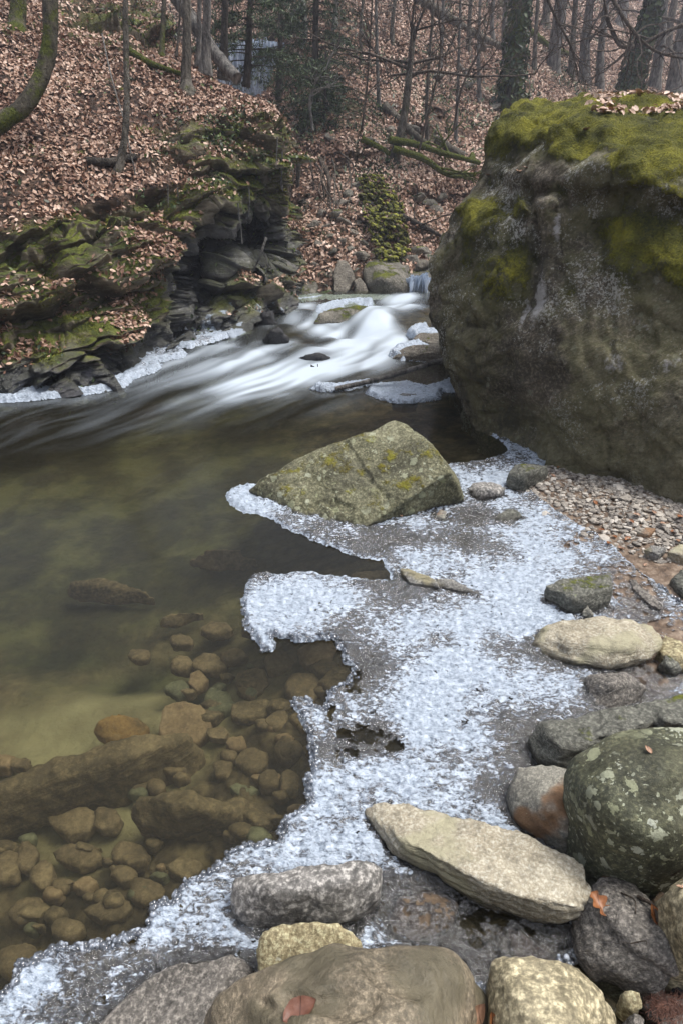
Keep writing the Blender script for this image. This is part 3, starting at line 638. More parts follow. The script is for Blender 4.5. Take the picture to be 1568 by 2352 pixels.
def boulder():
    V, F = remeshed([body+back+foot, cap+capb, lump1, lump2], .019)
    V = relax(V, F, 5); N = vnormals(V, F)
    fc = fbm(V*1.5, 3, 71)*3.2; d = .028*(np.floor(fc)+smooth(fc-np.floor(fc), .3, .7))-.030+.024*fbm(V*3.3, 6, 75)+.010*fbm(V*13, 4, 78)
    strv = V@np.array([.45, .25, .86])     # diagonal benches under the mossy crown
    d = d+.03*(np.abs(((strv*2.6+.5*pn(V*1.3, 4)) % 1)-.5)*2)**.6*smooth(V[:, 2], .7, 1.5)
    d = d-.014*cracks(V, .8, 83, .02)-.020*cracks(V, 2.0, 86, .03)*smooth(fbm(V*1.1, 2, 44), -.1, .2)-.010*ridge(V*np.array([2.2, 2.2, 1.2])@np.array([[.8, 0, .6], [0, 1, 0], [-.6, 0, .8]]), 3, 92)
    u, v = uv_of(V); fr = N[:, 1] < .3
    def groove(u0, v0, u1, v1, w, dep):
        e = np.array([u1-u0, v1-v0]); q = np.stack([u-u0, v-v0], 1); t = np.clip(q@e/(e@e), 0, 1)
        return -dep*np.exp(-(np.linalg.norm(q-t[:, None]*e, axis=1)/w)**2)*fr
    d = d+groove(1225, 600, 1200, 700, 16, .05)+groove(1215, 430, 1222, 590, 9, .05)+groove(1340, 455, 1270, 480, 9, .04)+groove(1385, 445, 1420, 370, 6, .03)+groove(1140, 480, 1170, 470, 7, .04)
    V = V+N*d[:, None]
    G = lambda cx, cy, rx, ry, a=0: np.exp(-(((u-cx)*math.cos(a)+(v-cy)*math.sin(a))/rx)**2-((-(u-cx)*math.sin(a)+(v-cy)*math.cos(a))/ry)**2)
    pale = np.maximum.reduce([.8*G(1235, 690, 24, 80, .15), .7*G(1200, 720, 12, 60, .1), .75*G(1275, 520, 14, 50, .2), .6*G(1400, 830, 34, 50, .3), .6*G(1530, 830, 60, 26, -.5), .5*G(1270, 810, 14, 50, -.2), .4*G(1150, 800, 60, 16, 1.2), .5*G(1420, 640, 30, 12), .45*G(1440, 730, 60, 40), .55*G(1150, 560, 30, 12, 1.), .45*G(1370, 440, 40, 10, -.5)])
    olive = smooth(v+.28*(1568-u)*-1+110*fbm(V*1.5, 3, 7), 830, 1060)
    nom = smooth(v+60*fbm(V*2, 2, 4), 640, 860)*(u > 0)+.9*G(1240, 640, 70, 200)+.5*G(1330, 350, 90, 60)
    up_ = smooth(N[:, 2], .12, .62)*smooth(-v+80*fbm(V*1.6, 3, 9), -520, -300)
    ms = np.maximum.reduce([.78*up_, .85*G(1440, 585, 80, 100), .62*G(1560, 600, 90, 90), .6*G(1160, 600, 90, 100, .4), .5*G(1110, 500, 70, 70), .7*G(1320, 345, 46, 28), .5*G(1190, 470, 20, 60), .55*G(1150, 350, 60, 60), .5*G(1250, 330, 30, 90, .5), .5*G(1560, 420, 60, 60), .35*G(1300, 650, 20, 60), .35*G(1480, 690, 50, 30), .45*G(1290, 440, 30, 20), .4*G(1020, 560, 40, 40), .3*G(1400, 500, 80, 50)])
    ms = np.clip(ms*.86+.10+.42*fbm(V*3.0, 5, 12)*smooth(ms, .02, .25)+.16*smooth(-v, -640, -380)*smooth(u, 1250, 1400), 0, 1)-.25*smooth(v, 660, 800)-.6*G(1245, 600, 26, 150)*(v > 500)-.3*G(1330, 370, 160, 18, -.35)-.35*G(1450, 225, 90, 18)
    V = V+N*(.009*smooth(ms, .35, .6)*(1+fbm(V*22, 2, 5)))[:, None]; global BMOSS; BMOSS = ms
    o = mesh('boulder', V, F, M_boulder, attrs={'pale': pale, 'olive': olive, 'mossa': np.clip(ms, 0, 1)})
    return tag(o, 'giant boulder with a mossy crown rising out of the river on the right', 'boulder'), V, F
BOULDER, BV_, BF_ = boulder()
# --- pointed block in mid stream
rock('boulder', [Z((572, 1128, .02), (640, 1160, 0), (700, 1192, -.005), (760, 1208, 0), (826, 1220, -.01), (880, 1198, -.01), (1000, 1170, 0), (1064, 1152, .01),
                   (600, 1100, .09), (690, 1050, .17), (782, 1016, .245), (905, 964, .345), (940, 975, .33), (1010, 1045, .27), (1034, 1085, .22), (890, 1140, .10), (850, 1135, .10),
                   (640, 1110, -.2), (760, 1085, -.2), (960, 1060, -.2), (1075, 1130, -.2), (826, 1200, -.25), (590, 1130, -.2), (1010, 1165, -.2)),
                 Z((1000, 1165, 0), (1066, 1153, .005), (1055, 1130, .06), (1034, 1085, .2), (980, 1120, .1), (1000, 1160, -.15), (1070, 1140, -.15), (1000, 1080, -.1))], M_tri,
     'wedge shaped olive green boulder ringed with ice in mid stream', 'boulder', vox=.008, sm=1, amp=.010, fr=6, seed=3, fine=.003, crack=.008, strata=((.5, -.5, .7), 7, .004), facet=.006,
     dents=[(792, 1018, 850, 1105, 8, .012), (850, 1105, 890, 1145, 6, .010), (770, 1160, 800, 1170, 14, .012), (765, 1130, 772, 1160, 5, .008), (905, 1190, 990, 1120, 5, .010)])
# --- slabs and stones along the ice and the shore
S = []
def st_(label, pts, mat, zb=-.12, cat='rock', vox=.009, k=.9, **kw):
    hs_ = pts if isinstance(pts[0], list) else [pts]
    H = [down(Z(*h), zb, k) for h in hs_]; kw.setdefault('crack', .0035); kw.setdefault('facet', .004)
    o = rock('boulder' if cat == 'boulder' else 'rock', H, mat, label, cat, vox=vox, **kw); S.append(o); return o
st_('big pale flat slab with a rough layered edge lying across the ice', [(832, 1862, .02), (870, 1842, .035), (940, 1848, .05), (1000, 1862, .06), (1105, 1888, .08), (1185, 1905, .09), (1250, 1938, .10), (1300, 1962, .11), (1345, 1985, .11), (1366, 2045, .10), (1340, 2085, .11), (1310, 2080, .12),
     (1200, 2060, .12), (1100, 2025, .11), (1000, 1965, .10), (940, 1940, .085), (905, 1900, .075), (870, 1900, .045),
     (1337, 2118, .065), (1290, 2118, .06), (1200, 2098, .055), (1060, 2045, .045), (970, 1990, .035), (900, 1955, .02), (850, 1905, .0)], M_pale, zb=.0, vox=.006, sm=2, amp=.006, fr=9, seed=5, k=.8, strata=((.05, .1, 1), 42, .007), fine=.002)
st_('large round dark green boulder spotted with white lichen beside the slab', [(1288, 1800, .18), (1295, 1740, .24), (1330, 1705, .27), (1400, 1680, .29), (1480, 1672, .31), (1568, 1665, .33), (1680, 1665, .33), (1400, 1730, .33), (1550, 1750, .38), (1700, 1760, .38),
     (1300, 1860, .16), (1335, 1925, .15), (1385, 1975, .13), (1440, 2000, .12), (1500, 2008, .11), (1568, 2003, .11), (1680, 2000, .11), (1370, 1850, .30), (1450, 1920, .28), (1560, 1940, .28)], M_green, zb=-.05, cat='boulder', sm=14, amp=.012, fr=4, seed=6, k=.85, crack=.006, vox=.011)
st_('grey rounded rock with an orange base half hidden behind the lichen boulder', [(1165, 1795, .06), (1190, 1758, .08), (1240, 1750, .10), (1300, 1752, .12), (1380, 1800, .13), (1175, 1850, .05), (1220, 1898, .04), (1290, 1938, .05), (1345, 1955, .04), (1230, 1830, .11), (1300, 1880, .12), (1380, 1950, .05)], M_orange, zb=-.08, sm=6, amp=.010, seed=7, facet=.008)
st_('long dark grey shelf of rock wedged above the round lichen boulder', [[(1212, 1690, .05), (1235, 1660, .08), (1300, 1645, .12), (1400, 1625, .15), (1505, 1603, .17), (1510, 1650, .17), (1400, 1690, .16), (1290, 1740, .10), (1235, 1745, .03), (1290, 1700, .13)], [(1505, 1605, .16), (1568, 1588, .17), (1700, 1560, .18), (1700, 1660, .2), (1520, 1660, .19)]], M_dark, zb=-.08, sm=1, amp=.008, seed=8, strata=((.2, .5, 1), 14, .016))
st_('flat oval pale brown rock with a dark wet tip below the grey block', [(1202, 1475, .0), (1240, 1440, .03), (1300, 1420, .06), (1360, 1415, .08), (1430, 1416, .09), (1500, 1440, .09), (1522, 1480, .07), (1490, 1512, .05), (1400, 1532, .04), (1310, 1525, .03), (1235, 1500, .005), (1300, 1470, .085), (1420, 1480, .10)], M_pale, zb=-.02, sm=2, amp=.008, seed=9, k=.8, strata=((.1, .2, 1), 30, .005))
st_('rough grey rock beneath the oval flat rock, dark water line on its left', [(1338, 1560, .02), (1350, 1545, .05), (1440, 1535, .06), (1487, 1575, .05), (1470, 1610, .02), (1400, 1636, .01), (1350, 1622, .0), (1400, 1570, .08)], M_mica, zb=-.08, sm=4, amp=.012, seed=10)
st_('angular grey block with a speckled flat top sitting in the ice', [(1246, 1345, .07), (1290, 1326, .09), (1403, 1312, .11), (1406, 1345, .10), (1405, 1372, .06), (1345, 1392, .05), (1300, 1408, .01), (1265, 1370, .04), (1318, 1372, .09)], M_dark, zb=-.06, sm=2, amp=.006, seed=11, strata=((.1, .3, 1), 18, .004))
st_('small pointed brown stone propped between the grey block and the oval rock', [(1330, 1415, .02), (1340, 1395, .05), (1350, 1388, .06), (1362, 1400, .05), (1368, 1418, .03)], M_orange, zb=-.03, vox=.005, sm=3, amp=.004, seed=12)
st_('narrow grey finger stone lying on wet brown sand', [(1442, 1325, .03), (1460, 1330, .04), (1524, 1388, .045), (1520, 1402, .03), (1490, 1388, .03), (1450, 1348, .03)], M_mica, zb=-.01, vox=.005, sm=3, amp=.004, seed=13)
st_('black wet rock at the picture edge on the brown sand', [(1540, 1325, .06), (1568, 1305, .09), (1640, 1310, .1), (1640, 1370, .08), (1568, 1362, .05)], M_dark, zb=-.03, sm=3, seed=14)
st_('dark olive rock at the foot of the giant boulder', [(1162, 1095, .06), (1180, 1066, .11), (1225, 1058, .12), (1262, 1066, .11), (1245, 1090, .07), (1205, 1122, .03), (1170, 1118, .03), (1210, 1085, .12)], M_dark, zb=-.08, sm=3, amp=.012, seed=15, strata=((.5, 0, .8), 16, .008))
st_('low pale rock with a dark seam between the wedge boulder and the olive rock', [(1076, 1125, .03), (1085, 1108, .05), (1130, 1104, .06), (1165, 1118, .05), (1150, 1138, .03), (1095, 1148, .01), (1120, 1122, .07)], M_granite, zb=-.08, sm=4, amp=.008, seed=16)
st_('dark grey lump frozen into the ice below the pale low rock', [(1135, 1190, .02), (1160, 1168, .045), (1185, 1170, .045), (1200, 1182, .03), (1180, 1198, .01), (1150, 1200, .01)], M_dark, zb=-.05, vox=.006, sm=3, amp=.008, seed=17)
st_('small rusty stone under the corner of the wedge boulder', [(1000, 1180, .02), (1010, 1168, .035), (1025, 1172, .035), (1022, 1190, .02), (1005, 1192, .01)], M_orange, zb=-.03, vox=.005, sm=2, amp=.004, seed=18)
st_('thin splintered piece of slate lying on the ice like driftwood', [[(915, 1306, .045), (935, 1302, .05), (1000, 1330, .045), (1010, 1348, .03), (940, 1338, .025)], [(1000, 1325, .04), (1040, 1332, .035), (1106, 1364, .015), (1060, 1358, .015), (1000, 1345, .02)]], M_grey, zb=.0, vox=.005, sm=2, amp=.004, seed=19, strata=((.4, .9, .3), 60, .004))
st_('oblong speckled granite rock ringed with ice at the bottom', [(527, 2055, .05), (540, 2020, .08), (600, 1998, .10), (720, 1982, .12), (850, 1972, .11), (885, 1990, .09), (880, 2040, .08), (820, 2100, .05), (700, 2115, .04), (560, 2120, .03), (530, 2095, .03), (600, 2040, .13), (820, 2020, .13), (700, 2060, .12)], M_granite, zb=-.1, sm=6, amp=.008, seed=20, vox=.008)
st_('mustard yellow rock tucked behind the big brown boulder', [(588, 2190, .08), (610, 2130, .12), (680, 2110, .14), (780, 2112, .14), (838, 2150, .12), (850, 2190, .08), (800, 2250, .08), (600, 2260, .06)], M_yellow, zb=-.08, sm=6, amp=.006, seed=21)
st_('big smooth brown boulder with a chipped hollow at the bottom', [[(484, 2330, .10), (500, 2290, .15), (560, 2240, .19), (640, 2200, .22), (760, 2165, .24), (860, 2185, .225), (960, 2180, .235), (1040, 2175, .23), (1100, 2230, .18), (1118, 2300, .13), (1125, 2420, .1),
     (480, 2420, .08), (620, 2290, .27), (760, 2240, .29), (700, 2450, .30), (900, 2430, .32), (1000, 2250, .29), (1050, 2400, .25), (900, 2260, .27), (550, 2480, .2)]], M_brown, zb=-.1, cat='boulder', sm=16, amp=.022, fr=5, seed=22, fine=.001, k=.95, crack=.006, dents=[(660, 2290, 840, 2300, 34, .020), (600, 2300, 640, 2330, 20, .012), (880, 2230, 960, 2260, 40, .012)])
st_('yellow speckled boulder with a greenish top at the bottom edge', [(1116, 2250, .14), (1130, 2205, .18), (1190, 2192, .20), (1260, 2195, .21), (1340, 2225, .20), (1400, 2270, .19), (1425, 2320, .16), (1430, 2420, .13), (1120, 2420, .1), (1180, 2290, .25), (1300, 2290, .26), (1300, 2420, .27), (1150, 2400, .2)], M_speck, zb=-.05, cat='boulder', sm=10, amp=.010, seed=23)
st_('dark sparkling grey rock under the end of the pale slab', [(1305, 2110, .05), (1330, 2060, .08), (1400, 2010, .09), (1450, 2010, .09), (1490, 2070, .12), (1560, 2160, .14), (1568, 2200, .13), (1540, 2260, .09), (1480, 2265, .06), (1360, 2230, .04), (1310, 2170, .02), (1420, 2120, .15), (1500, 2190, .15)], M_mica, zb=-.1, sm=5, amp=.014, seed=24, strata=((.6, .4, .6), 12, .010))
st_('round olive brown boulder cut off by the right edge', [(1510, 2120, .12), (1512, 2060, .18), (1545, 2010, .22), (1600, 1995, .24), (1700, 2000, .22), (1530, 2180, .12), (1568, 2230, .13), (1700, 2250, .14), (1600, 2100, .30)], M_speck, zb=-.05, cat='boulder', sm=10, amp=.008, seed=25)
st_('small angular dark grey stone beside the oval rock', [(1506, 1530, .02), (1530, 1502, .05), (1560, 1520, .05), (1568, 1538, .04), (1545, 1556, .02), (1530, 1525, .06)], M_dark, zb=-.02, vox=.006, sm=1, amp=.004, seed=26)
st_('rough grainy pink stone at the right end of the oval rock', [(1500, 1500, .03), (1525, 1455, .05), (1568, 1480, .05), (1620, 1520, .05), (1568, 1535, .03), (1520, 1500, .055)], M_yellow, zb=-.02, vox=.007, sm=2, amp=.008, seed=27)
st_('flat dark rock lying under the ice at the bottom left', [(225, 2352, .022), (300, 2260, .026), (400, 2200, .03), (520, 2180, .03), (590, 2215, .028), (560, 2290, .028), (480, 2420, .03), (250, 2450, .03)], M_mica, zb=-.08, sm=5, amp=.010, seed=28)
st_('dark flat rock glazed with thin ice under the pale slab', [(880, 2120, .004), (920, 2050, .012), (1010, 2020, .016), (1060, 2070, .016), (1040, 2130, .012), (980, 2170, .006), (900, 2160, .0)], M_sub, zb=-.08, sm=5, amp=.010, seed=29)
st_('round dark cobble in the gap below the lichen boulder', [(1370, 2030, .08), (1400, 2000, .1), (1440, 2010, .1), (1448, 2060, .09), (1420, 2085, .08)], M_sub, zb=-.02, vox=.007, sm=6, seed=30)
st_('small dark cobble beside a dead twig', [(1442, 2065, .08), (1470, 2050, .09), (1495, 2070, .08), (1480, 2100, .07), (1450, 2095, .07)], M_sub, zb=-.02, vox=.006, sm=6, seed=31)
st_('dark splintered rock between the slab and the lichen boulder', [(1335, 1960, .06), (1400, 1955, .08), (1500, 1990, .09), (1500, 2010, .07), (1400, 2010, .06)], M_mica, zb=-.02, vox=.008, sm=3, seed=32, strata=((0, 1, .4), 40, .005))
st_('warm brown cobble behind a dead twig at the right', [(1485, 2100, .07), (1500, 2050, .09), (1530, 2040, .09), (1530, 2120, .08), (1500, 2150, .06)], M_sub, zb=-.02, vox=.007, sm=5, seed=33)
st_('knobbly pinkish pebble next to the yellow speckled boulder', [(1425, 2290, .07), (1440, 2265, .09), (1470, 2275, .09), (1480, 2310, .08), (1450, 2325, .07)], M_yellow, zb=.0, vox=.005, sm=4, amp=.006, seed=34)
st_('smooth light grey cobble at the bottom right', [(1428, 2330, .07), (1450, 2315, .09), (1485, 2335, .09), (1490, 2400, .08), (1430, 2400, .07), (1460, 2350, .11)], M_mica, zb=.0, vox=.006, sm=6, amp=.003, seed=35)
st_('flat grey stone strewn with brown needles at the bottom right', [(1510, 2340, .06), (1568, 2325, .08), (1680, 2330, .08), (1680, 2420, .08), (1500, 2400, .06)], M_mica, zb=.0, vox=.007, sm=3, amp=.004, seed=36)
st_('wet dark grey stone under the mica rock at the right edge', [(1530, 2255, .05), (1568, 2205, .08), (1660, 2230, .08), (1660, 2300, .06), (1568, 2290, .05)], M_wet, zb=.0, vox=.008, sm=3, amp=.006, seed=37)
st_('ridged grey rock below the mica rock at the right edge', [(1470, 2290, .04), (1568, 2290, .06), (1660, 2300, .06), (1660, 2350, .05), (1500, 2340, .04)], M_grey, zb=.0, vox=.008, sm=3, amp=.006, seed=38, strata=((0, 1, .3), 40, .005))
st_('flat brown stone in the gravel bar', [(1475, 1262, .07), (1500, 1250, .085), (1530, 1258, .08), (1515, 1275, .07)], M_grey, zb=.02, vox=.005, sm=2, amp=.003, seed=39)
st_('broad pale stone on the gravel beside the giant boulder', [(1530, 1268, .075), (1560, 1248, .095), (1600, 1262, .09), (1580, 1280, .08)], M_pale, zb=.02, vox=.005, sm=2, amp=.003, seed=40)
st_('ochre stone half buried in the gravel bar', [(1458, 1222, .07), (1480, 1208, .09), (1508, 1214, .085), (1490, 1230, .07)], M_orange, zb=.02, vox=.005, sm=2, amp=.003, seed=41)
# --- rapids and upstream
st_('ice capped low rock in the middle of the rapids upstream', [(716, 738, .06), (740, 712, .13), (800, 700, .14), (858, 702, .13), (852, 722, .08), (790, 742, .03), (735, 742, .03)], M_far, zb=-.2, vox=.016, sm=4, amp=.02, seed=50)
st_('black wet rock with water parting round it near the cave', [(600, 780, .02), (618, 758, .14), (640, 750, .16), (662, 768, .10), (655, 785, .0), (620, 788, -.02)], M_wet, zb=-.3, vox=.014, sm=3, amp=.02, seed=51)
st_('smooth dark hump showing through the white water', [(682, 822, .02), (700, 812, .07), (740, 808, .08), (762, 818, .03), (740, 826, .02)], M_wet, zb=-.2, vox=.012, sm=5, amp=.01, seed=52)
st_('tiny black stone breaking the surface of the rapids', [(706, 843, .01), (714, 834, .04), (730, 832, .045), (736, 842, .01)], M_wet, zb=-.1, vox=.008, sm=3, amp=.006, seed=53)
st_('dark rock lying in an ice ring against the giant boulder', [(895, 822, .02), (915, 806, .05), (945, 792, .12), (1010, 784, .16), (1050, 800, .14), (1050, 825, .03), (980, 832, .0), (930, 826, .0)], M_farb, zb=-.2, vox=.012, sm=4, amp=.012, seed=54)
st_('flat rock glazed with white ice next to the giant boulder', [(945, 780, .05), (960, 764, .10), (1030, 758, .12), (1055, 780, .10), (1000, 790, .05)], M_farb, zb=-.2, vox=.012, sm=4, amp=.012, seed=55)
st_('small dark frosted rock under the overhang of the giant boulder', [(982, 752, .04), (995, 738, .13), (1025, 742, .14), (1040, 755, .06)], M_farb, zb=-.2, vox=.012, sm=3, amp=.012, seed=56)
st_('small flat rock showing through the ice shelf', [(895, 908, .02), (920, 902, .035), (955, 902, .035), (962, 912, .015), (920, 916, .01)], M_grey, zb=-.1, vox=.008, sm=3, amp=.005, seed=57)
st_('wet rock glazed with ice at the mouth of the cave', [(585, 745, .02), (600, 715, .20), (620, 700, .26), (634, 712, .18), (630, 740, .02)], M_wet, zb=-.3, vox=.018, sm=3, amp=.03, seed=58)
F1 = lambda *pts: Y3(*pts)
rock('boulder', F1((832, 620, 8.3), (840, 597, 8.5), (880, 594, 8.7), (915, 600, 8.6), (935, 622, 8.3), (948, 655, 8.1), (945, 683, 8.0), (860, 685, 8.0), (838, 650, 8.1), (850, 690, 9.2), (940, 690, 9.2), (900, 600, 9.3), (880, 640, 7.95)), M_far,
     'green topped grey boulder beside the small icy cascade', 'boulder', vox=.022, sm=3, amp=.03, fr=3, seed=60)
rock('rock', F1((762, 640, 8.15), (775, 600, 8.3), (800, 600, 8.3), (815, 640, 8.1), (800, 668, 8.0), (785, 680, 8.0), (765, 668, 8.0), (790, 690, 8.8), (820, 650, 8.8), (780, 600, 8.8)), M_farb, 'upright angular rock with leaves on its sloping top', 'rock', vox=.02, sm=1, amp=.02, fr=3, seed=61)
rock('rock', F1((812, 645, 8.1), (825, 635, 8.15), (842, 655, 8.1), (845, 675, 8.0), (815, 680, 8.0), (820, 690, 8.6), (850, 690, 8.6), (830, 640, 8.6)), M_farb, 'grey angular rock leaning between the upright rock and the green boulder', 'rock', vox=.02, sm=1, amp=.02, fr=3, seed=62)
rock('rock', F1((745, 640, 8.3), (755, 612, 8.35), (768, 615, 8.35), (765, 660, 8.2), (748, 668, 8.15), (750, 660, 8.8), (770, 620, 8.8)), M_farb, 'narrow leaning stone left of the upright angular rock', 'rock', vox=.02, sm=1, amp=.02, fr=3, seed=63)
rock('rock', F1((640, 672, 8.0), (660, 650, 8.15), (700, 638, 8.25), (728, 650, 8.2), (730, 675, 8.0), (690, 690, 7.9), (650, 692, 7.9), (650, 690, 8.7), (730, 690, 8.7), (700, 640, 8.8)), M_far, 'low moss grown rock at the back of the pool below the leaves', 'rock', vox=.022, sm=3, amp=.04, fr=3, seed=64)
rock('rock', F1((905, 660, 8.1), (955, 600, 8.9), (1000, 590, 8.9), (1030, 620, 8.6), (1040, 690, 8.2), (960, 640, 8.35), (1040, 700, 9.5), (960, 640, 9.5)), M_far, 'dark mossy ledge above the small icy cascade', 'rock', vox=.025, sm=3, amp=.05, fr=3, seed=65)
FARST = [(668, 688, 16, 8), (705, 690, 14, 7), (742, 684, 16, 9), (775, 688, 12, 6), (800, 690, 12, 6), (820, 690, 14, 7), (870, 690, 18, 6), (905, 690, 16, 5), (920, 625, 20, 12), (945, 603, 22, 9), (965, 615, 18, 8),
         (930, 585, 16, 8), (965, 580, 24, 8), (990, 596, 20, 8), (905, 585, 14, 8), (760, 580, 16, 12), (735, 560, 14, 10), (720, 520, 18, 9), (700, 545, 12, 8), (745, 525, 14, 10), (785, 560, 16, 10), (805, 575, 14, 9), (812, 540, 18, 9),
         (790, 515, 18, 8), (770, 495, 18, 8), (742, 490, 14, 8), (820, 515, 16, 7), (835, 560, 12, 8), (830, 590, 18, 8), (780, 470, 16, 9), (800, 450, 16, 7), (812, 430, 14, 6), (850, 470, 14, 8), (760, 545, 12, 7), (858, 588, 16, 8), (700, 470, 12, 8), (690, 590, 12, 8), (722, 610, 13, 8), (655, 640, 10, 8), (980, 470, 20, 9), (1000, 485, 18, 8), (960, 455, 16, 8), (1010, 455, 14, 7), (890, 300, 18, 10), (940, 300, 20, 10), (1060, 355, 16, 10), (1020, 360, 20, 9), (1075, 380, 12, 10), (700, 300, 16, 8), (760, 320, 18, 8), (850, 335, 22, 7), (1070, 200, 14, 8), (1100, 110, 16, 9), (1130, 250, 16, 9), (1000, 180, 14, 7)]
for k, (u, v, a, b) in enumerate(FARST):
    c = HP(u, v); s_ = a/FOC*np.linalg.norm(c-np.array([0, 0, CAMH]))*1.15
    r = np.random.default_rng(100+k); q = r.normal(size=(13, 3)); q /= np.linalg.norm(q, axis=1)[:, None]; q *= np.array([1.1, .9, .55])*s_*r.uniform(.75, 1.1, (13, 1))
    th = r.uniform(-.5, .5); q = q@np.array([[math.cos(th), 0, math.sin(th)], [0, 1, 0], [-math.sin(th), 0, math.cos(th)]])
    z_ = 'by the waterline at the back' if v > 670 else ('in the rubble slope below the roots' if v > 400 else 'among leaves on the far hillside')
    rock('rock', [c+q+np.array([0, 0, .1*s_])], M_farb if (k % 3 and v < 670) else M_far, 'grey broken stone lying '+z_, 'rock', vox=s_/9, sm=1, amp=s_*.12, fr=.9/s_, seed=k, fine=s_*.02, group='grey stones '+z_)
# --- stones under water
def sub(label, pts, mat, dz=None, group=None, **kw):
    cu = np.mean([p[0] for p in pts]); cv = np.mean([p[1] for p in pts])
    zb = float(bedz(cu, cv))
    H = [W(p[0], p[1], zb+p[2]) for p in pts]; H = H+[np.array([q[0], q[1], zb-.03]) for q in H]
    return rock('submerged_rock', [H], mat, label, 'rock', vox=kw.pop('vox', .010), sm=kw.pop('sm', 5), group=group, **kw)
sub('long ridged brown rock under water reaching in from the left edge', [(-120, 1950, .02), (0, 1900, .02), (0, 1810, .14), (120, 1760, .17), (230, 1700, .19), (330, 1680, .20), (430, 1690, .17), (480, 1730, .06), (440, 1790, .02), (300, 1820, .02), (120, 1880, .02), (-200, 1880, .14), (200, 1760, .19), (350, 1720, .2)], M_subd, amp=.02, seed=70, strata=((.3, -.9, .5), 9, .010), vox=.012)
sub('brown hollowed rock under water with a dark slot along its side', [(305, 1850, .05), (330, 1825, .12), (420, 1815, .14), (540, 1840, .10), (640, 1850, .04), (640, 1900, .02), (520, 1905, .04), (400, 1900, .03), (330, 1895, .02), (420, 1850, .16)], M_subd, amp=.02, seed=71, strata=((.1, -.9, .6), 20, .016))
sub('bright orange stone under water behind the long ridged rock', [(212, 1680, .02), (225, 1655, .06), (275, 1630, .07), (320, 1640, .05), (345, 1670, .03), (330, 1700, .01), (240, 1705, .01)], M_subo, seed=72)
sub('large pink flat stone under water', [(355, 1680, .03), (370, 1620, .06), (410, 1600, .07), (470, 1620, .06), (495, 1665, .04), (470, 1700, .02), (380, 1710, .02)], M_subp, seed=73)
sub('dark rounded slab under the deep water at the left', [(150, 1360, .0), (160, 1335, .10), (230, 1322, .12), (290, 1335, .10), (350, 1365, .05), (370, 1385, .0), (260, 1378, .0), (180, 1378, .0)], M_subd, seed=74)
sub('dark narrow slab on the sandy bed', [(355, 1430, .0), (370, 1412, .05), (420, 1405, .06), (480, 1402, .03), (470, 1418, .0), (400, 1436, .0)], M_subd, seed=75)
sub('brown slab under water beside the wedge boulder', [(420, 1290, .0), (470, 1262, .10), (560, 1262, .10), (600, 1290, .03), (500, 1306, .0)], M_sub, seed=78)
SUBS = [(580, 1565, 46, 32, 0, 'rounded brown'), (410, 1580, 34, 18, 1, 'dark green'), (500, 1610, 34, 34, 1, 'greenish'), (575, 1625, 62, 26, 3, 'dark jagged'), (640, 1650, 36, 30, 0, 'square brown'), (655, 1720, 28, 30, 0, 'upright tan'),
        (580, 1745, 50, 36, 0, 'broad brown'), (560, 1810, 40, 16, 1, 'pale green'), (510, 1760, 26, 24, 0, 'small tan'), (730, 1500, 50, 34, 2, 'large rosy'), (700, 1580, 50, 40, 0, 'wide brown'), (780, 1560, 40, 40, 0, 'brown'), (640, 1520, 40, 26, 0, 'flat tan'), (480, 1520, 40, 20, 0, 'ochre'), (420, 1520, 24, 16, 0, 'small brown'),
        (450, 1560, 26, 22, 2, 'tan'), (540, 1500, 30, 16, 0, 'flat ochre'), (620, 1790, 26, 22, 0, 'small round brown'), (665, 1790, 24, 28, 0, 'narrow tan'), (170, 1880, 80, 34, 0, 'broad flat tan'), (180, 1960, 66, 28, 0, 'split tan'), (100, 2010, 34, 36, 0, 'round tan'), (60, 1960, 34, 40, 0, 'tilted brown'),
        (190, 2025, 34, 24, 2, 'warm brown'), (140, 2030, 24, 22, 0, 'small tan'), (300, 1960, 50, 34, 0, 'wide tan'), (250, 2090, 60, 30, 0, 'low brown'), (340, 2040, 44, 30, 0, 'dim brown'), (60, 2090, 50, 30, 0, 'large dim'), (420, 1990, 50, 30, 3, 'dark'), (40, 2200, 50, 30, 0, 'deep brown'), (150, 2130, 44, 26, 0, 'dull brown'), (700, 1650, 26, 24, 0, 'small square'), (540, 1700, 30, 24, 2, 'rosy'), (500, 1680, 26, 20, 0, 'tiny tan'),
        (240, 1880, 40, 30, 0, 'leaning tan'), (20, 1990, 30, 40, 0, 'edge tan'), (690, 1450, 60, 20, 0, 'brown'), (860, 1320, 60, 10, 0, 'flat brown'), (600, 1440, 40, 14, 0, 'olive'), (320, 1500, 30, 12, 0, 'olive'), (500, 1440, 40, 16, 0, 'olive'), (420, 1470, 30, 12, 0, 'ochre')]
for k, (u, v, a, b, mt, ds) in enumerate(SUBS):
    r = np.random.default_rng(300+k); th = np.linspace(0, 2*PI, 8)[:-1]+r.uniform(-.4, .4, 7)
    H = [(u+a*math.cos(t)*r.uniform(.8, 1.1), v+b*math.sin(t)*r.uniform(.8, 1.1), .015) for t in th]
    hh = min(.055, b/FOC*2.0*.45)
    H += [(u+a*.76*math.cos(t), v-b*.1+b*.76*math.sin(t), hh*r.uniform(.7, 1.1)) for t in th]
    sub(f'{ds} stone on the river bed under clear water', H, (M_sub, M_subg, M_subp, M_subd)[mt], group='submerged stones', seed=k, vox=.009, sm=1, amp=.012, facet=.008)
r = np.random.default_rng(77)
